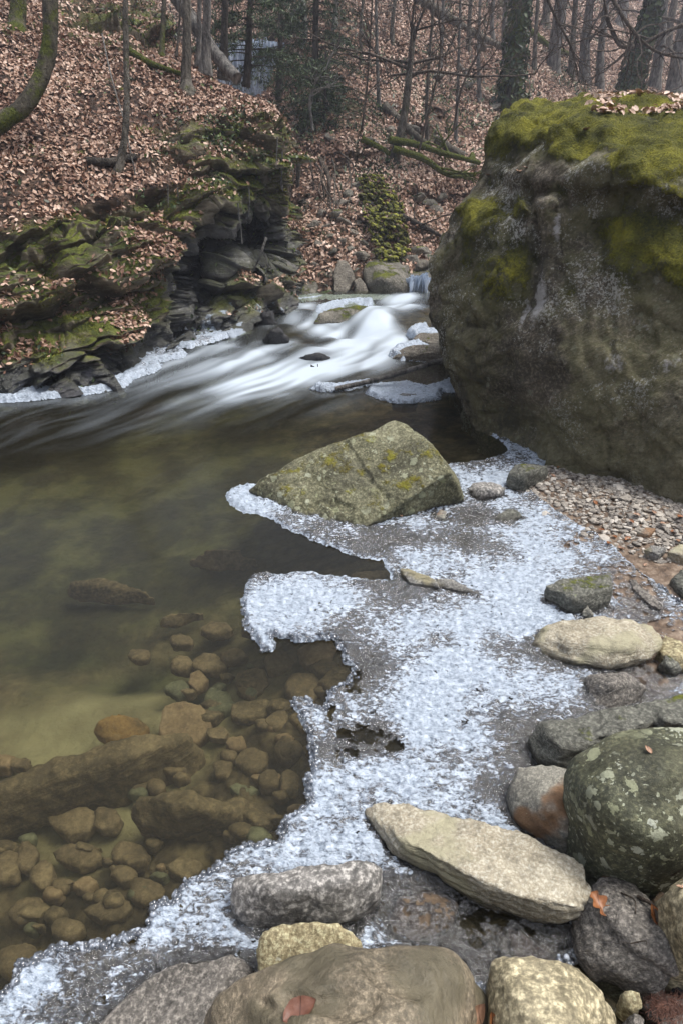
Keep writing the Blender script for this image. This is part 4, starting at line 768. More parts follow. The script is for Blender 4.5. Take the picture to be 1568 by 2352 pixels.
for k in range(170):       # smaller cobbles filling the bed between them
    u = r.uniform(-40, 820); v = r.uniform(1480, 2200)
    if u < 420 and v < 1720 or (u < 560 and v < 1540): continue
    if v > 2200-u*.45 and v > 1900: continue
    a = r.uniform(14, 46); b = a*r.uniform(.4, .7); th = np.linspace(0, 2*PI, 7)[:-1]+r.uniform(-.35, .35, 6)
    H = [(u+a*math.cos(t)*r.uniform(.7, 1.1), v+b*math.sin(t)*r.uniform(.7, 1.1), .0) for t in th]+[(u+a*.62*math.cos(t), v+b*.62*math.sin(t), a*r.uniform(.0005, .0009)) for t in th]
    sub('small brown cobble on the river bed under clear water', H, (M_sub, M_subd, M_subp, M_sub, M_subd, M_subg, M_sub)[k % 7], group='small submerged cobbles', seed=k, vox=.009, sm=1, amp=.010)
# ============================================================ ICE
def mat_ice(name='ice', glassy=0.):
    n = NT(name); co = n.tc.outputs['Object']
    den = n.attr('dens')
    sc = n.scale((.5, 1, 1), co)
    a = n.noise(80, 5, .62, sc, .5); b = n.noise(190, 3, .6, sc, .3)
    h = n.ma('ADD', n.ma('MULTIPLY', a, .72), n.ma('MULTIPLY', b, .28))
    w = n.mr(n.ma('SUBTRACT', h, n.ma('MULTIPLY_ADD', den, -.42, .735)), -.085, .075)
    wb = n.mr(n.ma('SUBTRACT', h, n.ma('MULTIPLY_ADD', den, -.42, .735)), -.15, -.01)
    nb = n.bump(h, 1.0, .014)
    white = n.bsdf(n.ramp(h, [(.38, (.235, .285, .35)), (.52, (.40, .465, .55)), (.68, (.66, .735, .84))]), .28, nb, .6, Subsurface_Weight=0.)
    tr = n.node('ShaderNodeBsdfTransparent', Color=(.62, .64, .68))
    gl = n.node('ShaderNodeBsdfGlossy', Color=(1., 1., 1.), Roughness=.12, Normal=nb)
    fr = n.node('ShaderNodeFresnel', IOR=1.5, Normal=nb)
    clear = n.mixsh(n.ma('MULTIPLY_ADD', fr.outputs[0], .9, .10, clamp=True), tr.outputs[0], gl.outputs[0])
    grey = n.bsdf((.17, .185, .215), .2, nb, .7)
    clear = n.mixsh(n.ma('MULTIPLY', wb, .42), clear, grey)
    sh = n.mixsh(n.ma('MULTIPLY', w, .96), clear, white)
    hole = n.mr(n.ma('SUBTRACT', n.noise(34, 4, .6, co), n.ma('MULTIPLY', n.attr('hole'), .36)), .30, .34)
    t0 = n.node('ShaderNodeBsdfTransparent', Color=(1., 1., 1.))
    sh = n.mixsh(hole, t0.outputs[0], sh)
    return n.done(sh)
M_ICE = mat_ice()
def mat_glaze():
    n = NT('ice_beads')
    fr = n.node('ShaderNodeFresnel', IOR=1.45)
    tr = n.node('ShaderNodeBsdfTransparent', Color=(.86, .89, .93)); gl = n.node('ShaderNodeBsdfGlossy', Color=(1., 1., 1.), Roughness=.05)
    rf = n.node('ShaderNodeBsdfRefraction', Color=(.93, .96, 1.), Roughness=.0, IOR=1.31)
    base = n.mixsh(.5, tr.outputs[0], rf.outputs[0])
    s_ = n.mixsh(n.ma('MULTIPLY_ADD', fr.outputs[0], 1., .05, clamp=True), base, gl.outputs[0])
    wh = n.bsdf((.55, .61, .70), .25, None, .6)
    return n.done(n.mixsh(n.mr(n.noise(60, 2), .5, .66, .08, .55), s_, wh))
M_BEAD = mat_glaze()
ICO = None
def ico(sub=1):
    bm = bmesh.new(); bmesh.ops.create_icosphere(bm, subdivisions=sub, radius=1)
    V = np.array([v.co[:] for v in bm.verts]); F = np.array([[v.index for v in f.verts] for f in bm.faces]); bm.free(); return V, F
ICOV, ICOF = ico(2); ICO1V, ICO1F = ico(1)
def ice_sheet(label, poly, blobs=(), holes=(), base=.55, z0=.003, amp=.006, step=None, jag=.012, jf=28, beads=(0, .006), group=None, name='ice_sheet', zf=None, edge=.02, thick=.012, rings=False):
    poly = np.array(poly, float)
    lo, hi = poly.min(0)-12, poly.max(0)+12; hi[1] = min(hi[1], 2480)
    st = step or max(1.2, max((hi-lo))/620)
    U, V_ = np.meshgrid(np.arange(lo[0], hi[0], st), np.arange(lo[1], hi[1], st))
    P = W(U, V_, 0.)
    pw = W(poly[:, 0], poly[:, 1], 0.)[:, :2]
    sd = sdf(P.reshape(-1, 3)[:, :2], pw).reshape(U.shape)
    sd = sd+jag*fbm(P*jf, 3, 91)+jag*.8*fbm(P*jf*.3, 2, 95)
    e = smooth(sd, 0, edge)
    bump_ = amp*(1.2*fbm(P*np.array([38, 55, 1.]), 3, 66)+.8*fbm(P*7, 3, 68))
    rim = .55*thick*np.exp(-((sd-edge*1.2)/(edge*.9))**2)
    zz = z0+thick*e+bump_*e+rim
    if zf is not None: zz = np.maximum(zz, zf(U, V_)+.004+.5*bump_*e)
    else: zz = np.maximum(zz, bedz(U, V_)+.006+.5*bump_)
    zz = zz-(1-smooth(sd, -.004, edge*.4))*np.clip(zz-.002, 0, None)
    P[..., 2] = zz
    den = np.full(U.shape, float(base))
    for (cx, cy, rx, ry, dv) in blobs: den += dv*np.exp(-((U-cx)/rx)**2-((V_-cy)/ry)**2)
    den += .36*fbm(P*3.2, 4, 57)+.16*fbm(P*11, 3, 59)
    den += .35*np.exp(-(sd/.012)**2)
    if rings:          # melted, wet margin where stones come through the ice
        fl = P.reshape(-1, 3)[:, :2]; dr = np.full(len(fl), 1.)
        for so_ in S:
            me = so_.data; q = np.zeros(len(me.vertices)*3, np.float32); me.vertices.foreach_get('co', q); q = q.reshape(-1, 3)+np.array(so_.location)
            q = q[np.abs(q[:, 2]-.012) < .012][:, :2]
            if len(q) < 8: continue
            q = q[RNG.permutation(len(q))[:90]]; a, b = q.min(0)-.06, q.max(0)+.06
            k = np.flatnonzero((fl[:, 0] > a[0]) & (fl[:, 0] < b[0]) & (fl[:, 1] > a[1]) & (fl[:, 1] < b[1]))
            for c0 in range(0, len(k), 20000):
                kk = k[c0:c0+20000]; dd = np.sqrt(((fl[kk, None]-q[None])**2).sum(-1)).min(1); dr[kk] = np.minimum(dr[kk], dd)
        dr = dr.reshape(U.shape); den -= .5*(1-smooth(dr+.014*fbm(P*25, 2, 8), .002, .028))
    hl = np.zeros(U.shape)
    for (cx, cy, rx, ry, dv) in holes: hl = np.maximum(hl, dv*np.exp(-((U-cx)/rx)**2-((V_-cy)/ry)**2))
    hl = np.maximum(hl, np.clip(-sd/.006*2.2+.0, 0, 3)+0*hl)
    F = gridfaces(*U.shape); s_ = sd.ravel()
    F = F[(s_[F] > -.02).all(1)]
    used = np.zeros(U.size, bool); used[F] = True; idx = np.cumsum(used)-1
    o = mesh(name, P.reshape(-1, 3)[used], idx[F], M_ICE, attrs={'dens': np.clip(den, 0, 1.1).ravel()[used], 'hole': hl.ravel()[used]})
    tag(o, label, 'ice', group)
    if beads[0]:
        k = np.argwhere((sd > -.003) & (sd < .016) & (V_ > beads[2] if len(beads) > 2 else sd > -9))
        r = np.random.default_rng(5); k = k[r.permutation(len(k))[:beads[0]*3]]
        w_ = np.linalg.norm(P[k[:, 0], k[:, 1]], axis=1)
        keep = r.random(len(k)) < np.clip(1.6/w_, .1, 1)**0
        k = k[keep][:beads[0]]
        m = MB()
        for i, j in k:
            c = P[i, j].copy(); rad = beads[1]*r.uniform(.45, 1.15)*(1.0 if r.random() < .8 else 1.5)
            c[2] = max(c[2], .004)+rad*r.uniform(-.2, .7)
            m.add(ICOV*rad*np.array([1, 1, r.uniform(.8, 1.2)])+c, ICOF, r.random())
        b = m.build('frozen_droplets', M_BEAD, o); b['kind'] = 'stuff'
    return o
MAIN = [(515, 1140), (530, 1122), (570, 1112), (640, 1130), (780, 1120), (1000, 1085), (1030, 1068), (1110, 1058), (1152, 1046), (1166, 1034), (1150, 1012), (1128, 1003), (1085, 968), (1080, 940), (1098, 950), (1150, 985), (1205, 1025), (1260, 1062),
        (1190, 1110), (1250, 1155), (1320, 1205), (1400, 1262), (1450, 1310), (1600, 1420), (1700, 1620), (1700, 1700), (1400, 1900), (1340, 2010), (1330, 2120), (1340, 2200), (1240, 2270), (1100, 2300), (1000, 2270), (850, 2240), (760, 2260), (600, 2300), (540, 2420), (500, 2560), (-200, 2560),
        (-110, 2400), (-40, 2330), (0, 2296), (28, 2262), (44, 2215), (90, 2200), (130, 2175), (240, 2172), (300, 2150), (340, 2132), (348, 2090), (400, 2068), (430, 2030), (475, 2010), (520, 1968), (560, 1945), (640, 1925), (652, 1884), (712, 1856), (704, 1800), (720, 1770), (714, 1730),
        (704, 1690), (690, 1650), (663, 1612), (686, 1604), (712, 1606), (722, 1624), (746, 1632), (756, 1592), (790, 1576), (808, 1562), (810, 1535), (790, 1520), (780, 1492), (768, 1474), (740, 1470), (690, 1478), (655, 1470), (630, 1462), (630, 1480), (626, 1496), (606, 1492), (580, 1470), (562, 1445),
        (556, 1395), (566, 1345), (578, 1320), (610, 1316), (640, 1322), (700, 1314), (740, 1320), (790, 1328), (850, 1334), (898, 1334), (890, 1310), (878, 1288), (832, 1282), (790, 1268), (745, 1252), (700, 1232), (650, 1214), (620, 1192), (590, 1182), (560, 1180), (530, 1160)]
BL = [(690, 1370, 90, 40, .5), (590, 1400, 26, 70, .25), (620, 1450, 26, 30, .2), (1000, 1300, 120, 24, .3), (1150, 1345, 150, 22, .42), (1150, 1440, 130, 50, .45), (1030, 1540, 60, 70, .5), (960, 1660, 50, 80, .55), (1230, 1400, 80, 40, .35), (900, 1460, 90, 20, .1),
      (1200, 1560, 110, 50, .3), (860, 1790, 130, 60, .45), (950, 1900, 60, 40, .1), (740, 1650, 40, 60, .4), (1080, 1700, 80, 60, .25), (760, 1930, 90, 22, .25), (560, 2130, 100, 40, .2), (100, 2260, 60, 40, .4), (380, 2130, 60, 40, .2), (250, 2300, 120, 60, -.12), (330, 2190, 160, 30, -.15), (520, 2000, 90, 30, -.2),
      (1120, 1100, 120, 32, .35), (560, 1145, 40, 22, .5), (620, 1170, 60, 16, .3), (1000, 1230, 90, 20, -.1), (1290, 1230, 90, 30, .15), (1240, 1290, 90, 40, .2), (1380, 1340, 60, 40, -.25), (1450, 1400, 60, 60, -.4), (1500, 1520, 80, 60, -.5), (1350, 1270, 60, 30, -.1), (930, 1250, 90, 16, -.3), (760, 1210, 60, 14, -.15), (820, 1350, 90, 10, -.25),
      (850, 1420, 120, 26, -.18), (780, 1480, 60, 30, -.22), (830, 1530, 40, 60, -.25), (1010, 1480, 50, 24, -.45), (850, 1705, 80, 40, -.5), (1240, 1680, 80, 60, -.12), (1130, 1840, 80, 36, -.15), (1270, 1500, 40, 50, -.2), (1110, 1200, 60, 22, -.2), (1210, 1290, 60, 14, -.2), (1060, 1180, 60, 20, -.3),
      (950, 2060, 120, 80, -.45), (1100, 2120, 200, 60, -.55), (650, 1965, 130, 14, -.1), (480, 2290, 100, 60, -.35), (330, 2280, 60, 40, -.2), (480, 1160, 10, 10, 0), (900, 1235, 60, 22, -.2), (860, 2130, 50, 50, .3), (1200, 2180, 120, 60, -.5)]
HO = [(850, 1700, 60, 26, .9), (790, 1690, 26, 14, 1.0), (800, 1732, 26, 14, .8), (900, 1720, 36, 14, .8), (800, 1580, 24, 20, .8), (760, 1640, 26, 14, .7), (820, 1560, 20, 16, .9), (1450, 1340, 90, 50, .62), (1520, 1480, 90, 90, .75), (1120, 2120, 170, 40, .6), (1330, 1250, 60, 22, .45), (560, 2190, 60, 14, .3), (1010, 1480, 30, 12, .3)]
MAIN_ICE = ice_sheet('broad sheet of white lacy ice running along the near shore of the river', MAIN, BL, HO, base=.47, rings=True, step=2.0, beads=(4200, .0056, 1350), jag=.010, amp=.0075, thick=.010)
L2 = [(-60, 930), (-60, 900), (0, 908), (60, 900), (150, 893), (158, 912), (100, 920), (40, 924)]
ice_sheet('white strip of shelf ice under the mossy ledges at the left edge', L2, base=.95, edge=.04, thick=.03, jag=.01)
ice_sheet('tapering shelf of ice hugging the foot of the left cliff', [(158, 905), (170, 890), (250, 880), (290, 860), (330, 835), (376, 838), (362, 856), (310, 872), (290, 892), (230, 904), (190, 910)], base=.85, edge=.04, thick=.03, blobs=[(340, 846, 30, 8, -.4)])
ice_sheet('curved ice ledge below the dark cave rocks', [(296, 838), (300, 826), (360, 812), (400, 800), (430, 812), (424, 824), (380, 832), (330, 838)], base=.75, edge=.04, thick=.03)
ice_sheet('narrow band of ice below the cave, leading to the rapids', [(400, 800), (420, 786), (470, 776), (510, 762), (550, 745), (600, 728), (632, 708), (636, 722), (600, 742), (550, 768), (500, 785), (440, 802)], base=.75, edge=.05, thick=.03)
ice_sheet('thin white ice rim at the back of the pool', [(640, 700), (650, 690), (730, 680), (780, 684), (830, 682), (905, 684), (905, 690), (800, 690), (735, 690), (680, 698), (650, 708)], base=1., edge=.05, thick=.03)
ice_sheet('ring of ice round the rock in the rapids', [(716, 738), (722, 718), (760, 706), (820, 698), (860, 700), (858, 716), (830, 732), (780, 742), (735, 742)], base=1., edge=.05, thick=.04, z0=.03)
ice_sheet('pale ice collar of the dark rock against the giant boulder', [(886, 822), (905, 804), (960, 790), (1050, 786), (1060, 832), (1000, 834), (920, 830)], base=.9, edge=.04, thick=.04)
ice_sheet('bright ice cap on the flat rock beside the giant boulder', [(928, 776), (945, 764), (980, 758), (985, 772), (1040, 775), (1060, 800), (1000, 790), (950, 786)], base=1., edge=.04, thick=.03, z0=.05)
ice_sheet('scalloped ice shelf reaching from the giant boulder into the pool', [(838, 905), (850, 888), (900, 884), (930, 880), (975, 890), (1010, 880), (1050, 866), (1100, 860), (1120, 900), (1105, 935), (1085, 930), (1060, 915), (1050, 905), (1015, 902), (1005, 920), (950, 928), (905, 928), (870, 920)], base=.95, edge=.03, thick=.02, blobs=[(930, 910, 30, 8, -.4)], beads=(500, .006))
ice_sheet('sliver of ice frozen round the tip of the fallen branch', [(712, 896), (730, 888), (770, 890), (800, 886), (860, 878), (855, 888), (800, 898), (770, 902), (740, 903)], base=.85, edge=.03, thick=.03, beads=(300, .006))
# curtains of icicles and frozen spray
def mat_icicle():
    n = NT('icicles'); a = n.noise(14, 4, .6, n.scale((1, 1, .25), n.tc.outputs['Object']))
    w = n.bsdf(n.ramp(a, [(.3, (.35, .42, .52)), (.6, (.72, .80, .92))]), .3, None, .6)
    tr = n.node('ShaderNodeBsdfTransparent', Color=(.8, .87, .93))
    return n.done(n.mixsh(n.mr(a, .35, .6, .45, .95), tr.outputs[0], w))
M_ICY = mat_icicle()
def icicles(name, label, line, lens, cnt, rad, seed=0, group=None):
    r = np.random.default_rng(seed); L = spline(line, 200); m = MB()
    for k in range(cnt):
        p = L[r.integers(200)]+r.normal(size=3)*np.array([.02, .05, .02]); ln = r.uniform(*lens); rr = rad*r.uniform(.5, 1.4)
        z = np.linspace(0, 1, 7); Q = p+np.stack([.02*ln*np.sin(z*5+k), 0*z, -z*ln], 1)
        m.add(*(lambda mm: (np.concatenate(mm.V), np.concatenate(mm.F4)))(tube1(Q, rr*(1-z)**.7+.002, 5)), r.random())
    return tag(m.build(name, M_ICY), label, 'ice', group)
def tube1(P, R, seg):
    m = MB(); m.tube(P, R, seg, cap=False); return m
icicles('frozen_waterfall', 'frozen waterfall of hanging icicles behind the spruces', WY([505, 560, 620, 700], [108, 100, 98, 112], 14.6), (.5, 1.7), 420, .035, 1)
icicles('icicle_cluster', 'icicles and frozen spray beside the green topped boulder', WY([940, 955, 975, 985], [642, 636, 636, 640], 8.05), (.10, .28), 60, .02, 2)

# ============================================================ LEAVES, TREES AND SMALL THINGS
def mat_leaf(name='leaf_litter'):
    n = NT(name); r = n.attr('rnd')
    c = n.ramp(r, [(0., (.03, .017, .012)), (.22, (.10, .045, .025)), (.42, (.27, .15, .10)), (.70, (.51, .335, .235)), (1., (.78, .60, .48))])
    c = n.mix(n.ma('MULTIPLY', n.noise(50, 2), .5), c, (.20, .10, .06))
    return n.done(n.bsdf(c, .5, None, .45))
M_LEAF = mat_leaf()
M_GREEN = (lambda n: n.done(n.bsdf(n.ramp(n.attr('rnd'), [(0., (.012, .02, .006)), (.5, (.035, .06, .016)), (1., (.11, .15, .03))]), .5, None, .4)))(NT('green_leaves'))
M_MOSST = (lambda n: n.done(n.bsdf(n.ramp(n.attr('rnd'), [(0., (.05, .06, .008)), (.5, (.14, .155, .02)), (1., (.28, .29, .04))]), .8, None, .2)))(NT('moss_tufts'))
# one curled beech leaf: 8 points
LT = np.array([[0, -.5, 0], [-.26, -.2, .10], [0, -.2, 0], [.26, -.2, .10], [-.27, .15, .12], [0, .15, .02], [.27, .15, .12], [0, .5, .10]])
LF3 = np.array([[0, 2, 1], [0, 3, 2], [4, 5, 7], [5, 6, 7]]); LF4 = np.array([[1, 2, 5, 4], [2, 3, 6, 5]])
LTs = np.array([[0, -.5, 0], [-.28, 0, .10], [0, .5, .04], [.28, 0, .10]]); LFs = np.array([[0, 1, 3], [1, 2, 3]])
def frames(N, r, tilt):
    """random frame round each normal"""
    n = N+r.normal(size=N.shape)*tilt; n /= np.linalg.norm(n, axis=1)[:, None]
    a = r.normal(size=N.shape); a -= (a*n).sum(1)[:, None]*n; a /= np.linalg.norm(a, axis=1)[:, None]
    return np.stack([a, np.cross(n, a), n], 1)        # rows
def stamp(name, pts, N, size, mat, r, tilt=.35, simple=False, lift=.01, col=None, T=None, F=None, parent=None, curl=True):
    if T is None: T, Fq = (LTs, [LFs]) if simple else (LT, [LF3, LF4])
    else: Fq = F
    n = len(pts); FR = frames(N, r, tilt); s_ = (size*r.uniform(.6, 1.3, n))[:, None, None]
    TT = np.broadcast_to(T, (n,)+T.shape).copy()
    if curl: TT[..., 2] *= r.uniform(-1., 3., n)[:, None]
    V = pts[:, None]+np.einsum('nkc,ncd->nkd', TT*s_, FR)+N[:, None]*(lift*r.random(n))[:, None, None]
    off = (np.arange(n)*len(T))[:, None, None]
    Fs = [(f[None]+off).reshape(-1, f.shape[1]) for f in Fq]
    c = r.random(n) if col is None else col
    return mesh(name, V.reshape(-1, 3), Fs, mat, parent, True, {'rnd': np.repeat(c, len(T))}, base=parent is None)
def scatter(P, N, weight, n, r):
    """random points on the grid P with density weight (per area)"""
    A = np.linalg.norm(np.cross(P[1:, :-1]-P[:-1, :-1], P[:-1, 1:]-P[:-1, :-1]), axis=-1)*weight[:-1, :-1]
    p = A.ravel()/A.sum(); k = r.choice(A.size, n, p=p); i, j = np.divmod(k, A.shape[1])
    a, b = r.random(n)[:, None], r.random(n)[:, None]
    Q = P[i, j]*(1-a)*(1-b)+P[i+1, j]*a*(1-b)+P[i, j+1]*(1-a)*b+P[i+1, j+1]*a*b
    return Q, N[i, j], i, j
def visible(P):
    u, v = uv_of(P); return (u > -160) & (u < 1730) & (v > -140)
r = np.random.default_rng(41)
# left bank
vis = visible(BANKP)
pat = smooth(fbm(BANKP*1.1, 3, 77), -.45, .05)
up = smooth(BANKN[..., 2], .35, .6)
slope_w = (1-rocky)*(.35+.65*pat)*up
ledge_w = (cs < -14)*rocky*smooth(BANKN[..., 2], .66, .86)*smooth(fbm(BANKP*1.4, 2, 79), .0, .22)*smooth(BANKP[..., 2], .12, .3)*.9
GG = lambda cx, cy, rx, ry: np.exp(-((CUU-cx)/rx)**2-((CV-cy)/ry)**2)
patch_w = (cs < -14)*smooth(BANKN[..., 2], .35, .65)*rocky*np.clip(GG(150, 660, 90, 38)+GG(280, 640, 60, 40)+GG(350, 560, 60, 36)+GG(330, 640, 34, 40)+GG(270, 735, 50, 26)+GG(60, 790, 70, 24)+GG(450, 440, 60, 30)+GG(420, 540, 40, 26), 0, 1)
Wt = (slope_w+ledge_w+.6*patch_w**1.5)*vis
Q, NN, i_, j_ = scatter(BANKP, BANKN, Wt, 42000, r)
big = fbm(Q*1.5, 2, 5)
tag(stamp('leaf_litter', Q, NN, .042, M_LEAF, r, .5, lift=.02, col=np.clip(r.beta(2.2, 1.8, len(Q))+.25*big, 0, 1)), 'fallen beech leaves covering the left bank and its ledges', 'leaves', kind='stuff')
# far hillside
hv_ = visible(HILLP); g = fbm(HILLP*.8, 3, 87)
Wt = smooth(g, -.5, -.1)*hv_*(HILLP[..., 2] > .05)*(1-.75*np.clip(rubble, 0, 1))*np.clip(12/np.linalg.norm(HILLP, axis=-1), .25, 1.3)
Q, NN, i_, j_ = scatter(HILLP, HILLN, Wt, 230000, r)
tag(stamp('leaf_litter', Q, NN, .058, M_LEAF, r, .5, simple=True, lift=.04, col=np.clip(r.beta(2.3, 1.7, len(Q))+.3*fbm(Q*.7, 2, 8), 0, 1)), 'fallen leaves covering the far hillside', 'leaves', kind='stuff')
# green ferns, ivy and moss tufts
TB = np.array([[-.06, 0, 0], [.06, 0, 0], [0, .15, 1.]]); TBF = [np.array([[0, 1, 2]])]
Wt = rocky*vis*smooth(fbm(BANKP*2.3, 3, 55), .02, .3)*smooth(BANKN[..., 2], -.2, .3)*(BANKP[..., 2] > .2)*(1-damp)
Q, NN, _, _ = scatter(BANKP, BANKN, Wt, 40000, r)
tag(stamp('moss_cushion', Q, NN+np.array([0, -.2, -.5]), .028, M_MOSST, r, .5, T=TB, F=TBF, lift=0, curl=False), 'bright moss hanging on the ledges of the left cliff', 'moss', kind='stuff')
Wt = vis*(np.exp(-((CUU-520)/90)**2-((CV-310)/50)**2)+.5*np.exp(-((CUU-420)/90)**2-((CV-400)/60)**2)+.7*np.exp(-((CUU-340)/60)**2-((CV-60)/40)**2)+.5*np.exp(-((CUU-560)/90)**2-((CV-400)/70)**2)+.04)*smooth(fbm(BANKP*3, 2, 15), -.1, .2)
Q, NN, _, _ = scatter(BANKP, BANKN, Wt, 3500, r)
tag(stamp('ivy_ground_cover', Q, NN, .04, M_GREEN, r, .6, lift=.05), 'ivy and ferns creeping over the left bank', 'ivy', kind='stuff')
Wt = hv_*(smooth(fbm(HILLP*1.0, 3, 95), .12, .35)*.5+1.2*np.exp(-((HUU-870)/60)**2-((HVV-400)/60)**2)+.5*np.exp(-((HUU-1000)/180)**2-((HVV-250)/90)**2))
Q, NN, _, _ = scatter(HILLP, HILLN, Wt, 10000, r)
TF = np.array([[-.12, 0, 0], [.12, 0, 0], [.10, .5, .6], [-.10, .5, .6], [0, 1.2, .3]]); TFF = [np.array([[0, 1, 2, 3]]), np.array([[3, 2, 4]])]
tag(stamp('fern_undergrowth', Q, NN, .10, M_GREEN, r, .5, T=TF, F=TFF, curl=False, col=r.random(len(Q))*.7), 'ferns and green undergrowth on the far hillside', 'ferns', kind='stuff')
# ------------------------------------------------------------ bark
def barkmat(name, c0, c1, moss=0, sc=18, mlo=None):
    n = NT(name); co = n.tc.outputs['Object']
    a = n.noise(sc, 7, .78, n.scale((1, 1, .3), co)); c = n.ramp(a, [(.38, tuple(x*.6 for x in c0)), (.5, tuple((x+y)/2 for x, y in zip(c0, c1))), (.62, tuple(x*1.25 for x in c1))])
    if moss:
        mk = n.mr(n.ma('ADD', n.noise(4, 5, .65, co), moss-.5), .42, .56)
        c = n.mix(mk, c, n.ramp(n.noise(60, 3, .7, co), [(.35, (.035, .045, .008)), (.6, (.12, .14, .02))]))
    return n.done(n.bsdf(c, .85, n.bump(n.ma('ADD', n.ma('ADD', a, n.noise(sc*3.2, 5, .75, n.scale((1, 1, .35), co))), n.noise(50, 3, .7, co)), 1., .03), .2))
B_moss = barkmat('bark_mossy', (.035, .03, .022), (.12, .105, .078), .50)
B_some = barkmat('bark_some_moss', (.06, .052, .042), (.19, .17, .14), .34)
B_grey = barkmat('bark_grey', (.10, .095, .09), (.25, .235, .215), .18)
B_dark = barkmat('bark_dark', (.03, .026, .022), (.10, .085, .07), .22)
B_twig = barkmat('bark_twig', (.05, .038, .03), (.15, .12, .095), .1)
B_green = barkmat('bark_green_log', (.05, .05, .02), (.14, .13, .07), .72)
def twigs(m, p, d, ln, rad, dep, r, droop=0.):
    n = 6; pts = [p]; dd = d/np.linalg.norm(d)
    for k in range(n):
        dd = dd+r.normal(size=3)*.16+np.array([0, 0, -droop*.12]); dd /= np.linalg.norm(dd); pts.append(pts[-1]+dd*ln/n)
    m.tube(pts, np.linspace(rad, rad*.35, n+1), 4, cap=False, a=r.random())
    if dep:
        for k in range(r.integers(3, 6)):
            i = r.integers(2, n+1); e = r.normal(size=3); e /= np.linalg.norm(e)
            twigs(m, pts[i], dd*.8+e*.75+np.array([0, 0, .15]), ln*r.uniform(.35, .6), rad*.5, dep-1, r, droop)
def tree(label, pts, rad, mat, group=None, branches=6, blen=1.2, top=None, seed=0, name='tree', ivy=0, rough=.12, taper=.55, brad=.35, bdep=2, flare=1.5, lo=.45):
    """pts: list of (u, v, Y) from the foot upward; the foot sinks a little into the ground"""
    r = np.random.default_rng(seed+900)
    P = spline([WY(*q) for q in pts], 26); foot = P[0].copy()
    e = P[-1]-P[-2]; P = np.concatenate([P, [P[-1]+e*k*1.5 for k in range(1, 5 if top is None else 1)]]) if top is None else P
    t = np.linspace(0, 1, len(P)); R = rad*(1-(1-taper)*t); R = R*(1+(flare-1)*np.exp(-t*len(P)/1.6))
    P[0] -= (P[1]-P[0])/np.linalg.norm(P[1]-P[0])*rad*1.5
    o = tag(empty(name, foot), label, 'tree', group)
    m = MB(); m.tube(P, R, 14, rough); m.build('trunk', mat, o)
    if branches:
        m = MB()
        for k in range(branches):
            i = int(r.uniform(lo, .98)*(len(P)-1)); d = r.normal(size=3); d[2] = abs(d[2])*.4+.25
            twigs(m, P[i], d, blen*r.uniform(.5, 1.2), R[i]*brad, bdep, r)
        m.build('branches', mat if rad < .05 else B_twig, o)
    if ivy:
        k = ivy; i = r.integers(1, len(P)-1, k); th = r.uniform(0, 2*PI, k)
        dirn = np.stack([np.cos(th), np.sin(th), .15+0*th], 1); q = P[i]+(P[i+1-1]-P[i])*0+dirn*(R[i]*r.uniform(1., 1.5, k))[:, None]
        q += (P[np.minimum(i+1, len(P)-1)]-P[i])*r.random(k)[:, None]
        stamp('ivy', q, dirn, .085*(np.linalg.norm(foot)/13), M_GREEN, r, .5, parent=o, col=r.random(k)*.75)
    return o
# left bank trees
tree('stout mossy trunk curving up out of the leaves at the left edge', [(-40, 300, 5.95), (10, 278, 6.0), (70, 225, 6.15), (108, 140, 6.3), (118, 40, 6.4), (112, -90, 6.5)], .070, B_moss, branches=0, seed=1, flare=1.9, rough=.16, taper=.8)
tree('short mossy trunk in the far left corner', [(40, 75, 8.1), (42, 20, 8.2), (46, -80, 8.3)], .10, B_moss, branches=0, seed=2)
tree('thin leaning sapling with a bent foot on the leafy slope', [(272, 392, 6.25), (285, 330, 6.3), (292, 240, 6.4), (290, 120, 6.5), (288, -60, 6.6)], .034, B_some, branches=0, seed=3, flare=1.6, rough=.2)
tree('grey trunk with a mossy flared foot on the crest of the left bank', [(430, 208, 7.8), (428, 165, 7.85), (430, 80, 7.9), (428, -80, 8.0)], .062, B_some, branches=0, seed=4, flare=1.9)
tree('pale straight trunk behind the crest, second right of the flared one', [(473, 150, 8.6), (475, 80, 8.6), (478, -80, 8.6)], .060, B_grey, branches=0, seed=5)
tree('slender grey trunk just behind the flared one', [(457, 140, 9.0), (458, 60, 9.0), (460, -60, 9.0)], .035, B_grey, branches=2, seed=6)
tree('straight brown trunk left of the spruces', [(514, 165, 9.3), (516, 80, 9.3), (520, -80, 9.3)], .055, B_dark, branches=3, seed=7, blen=.8)
tree('thin dark trunk on the upper left slope', [(372, 130, 8.6), (375, 60, 8.7), (380, -60, 8.8)], .035, B_moss, branches=3, seed=8, blen=.7)
tree('very thin dark stem between two trunks on the crest', [(406, 125, 8.6), (412, 60, 8.7), (418, -60, 8.8)], .014, B_dark, branches=2, seed=9, blen=.5)
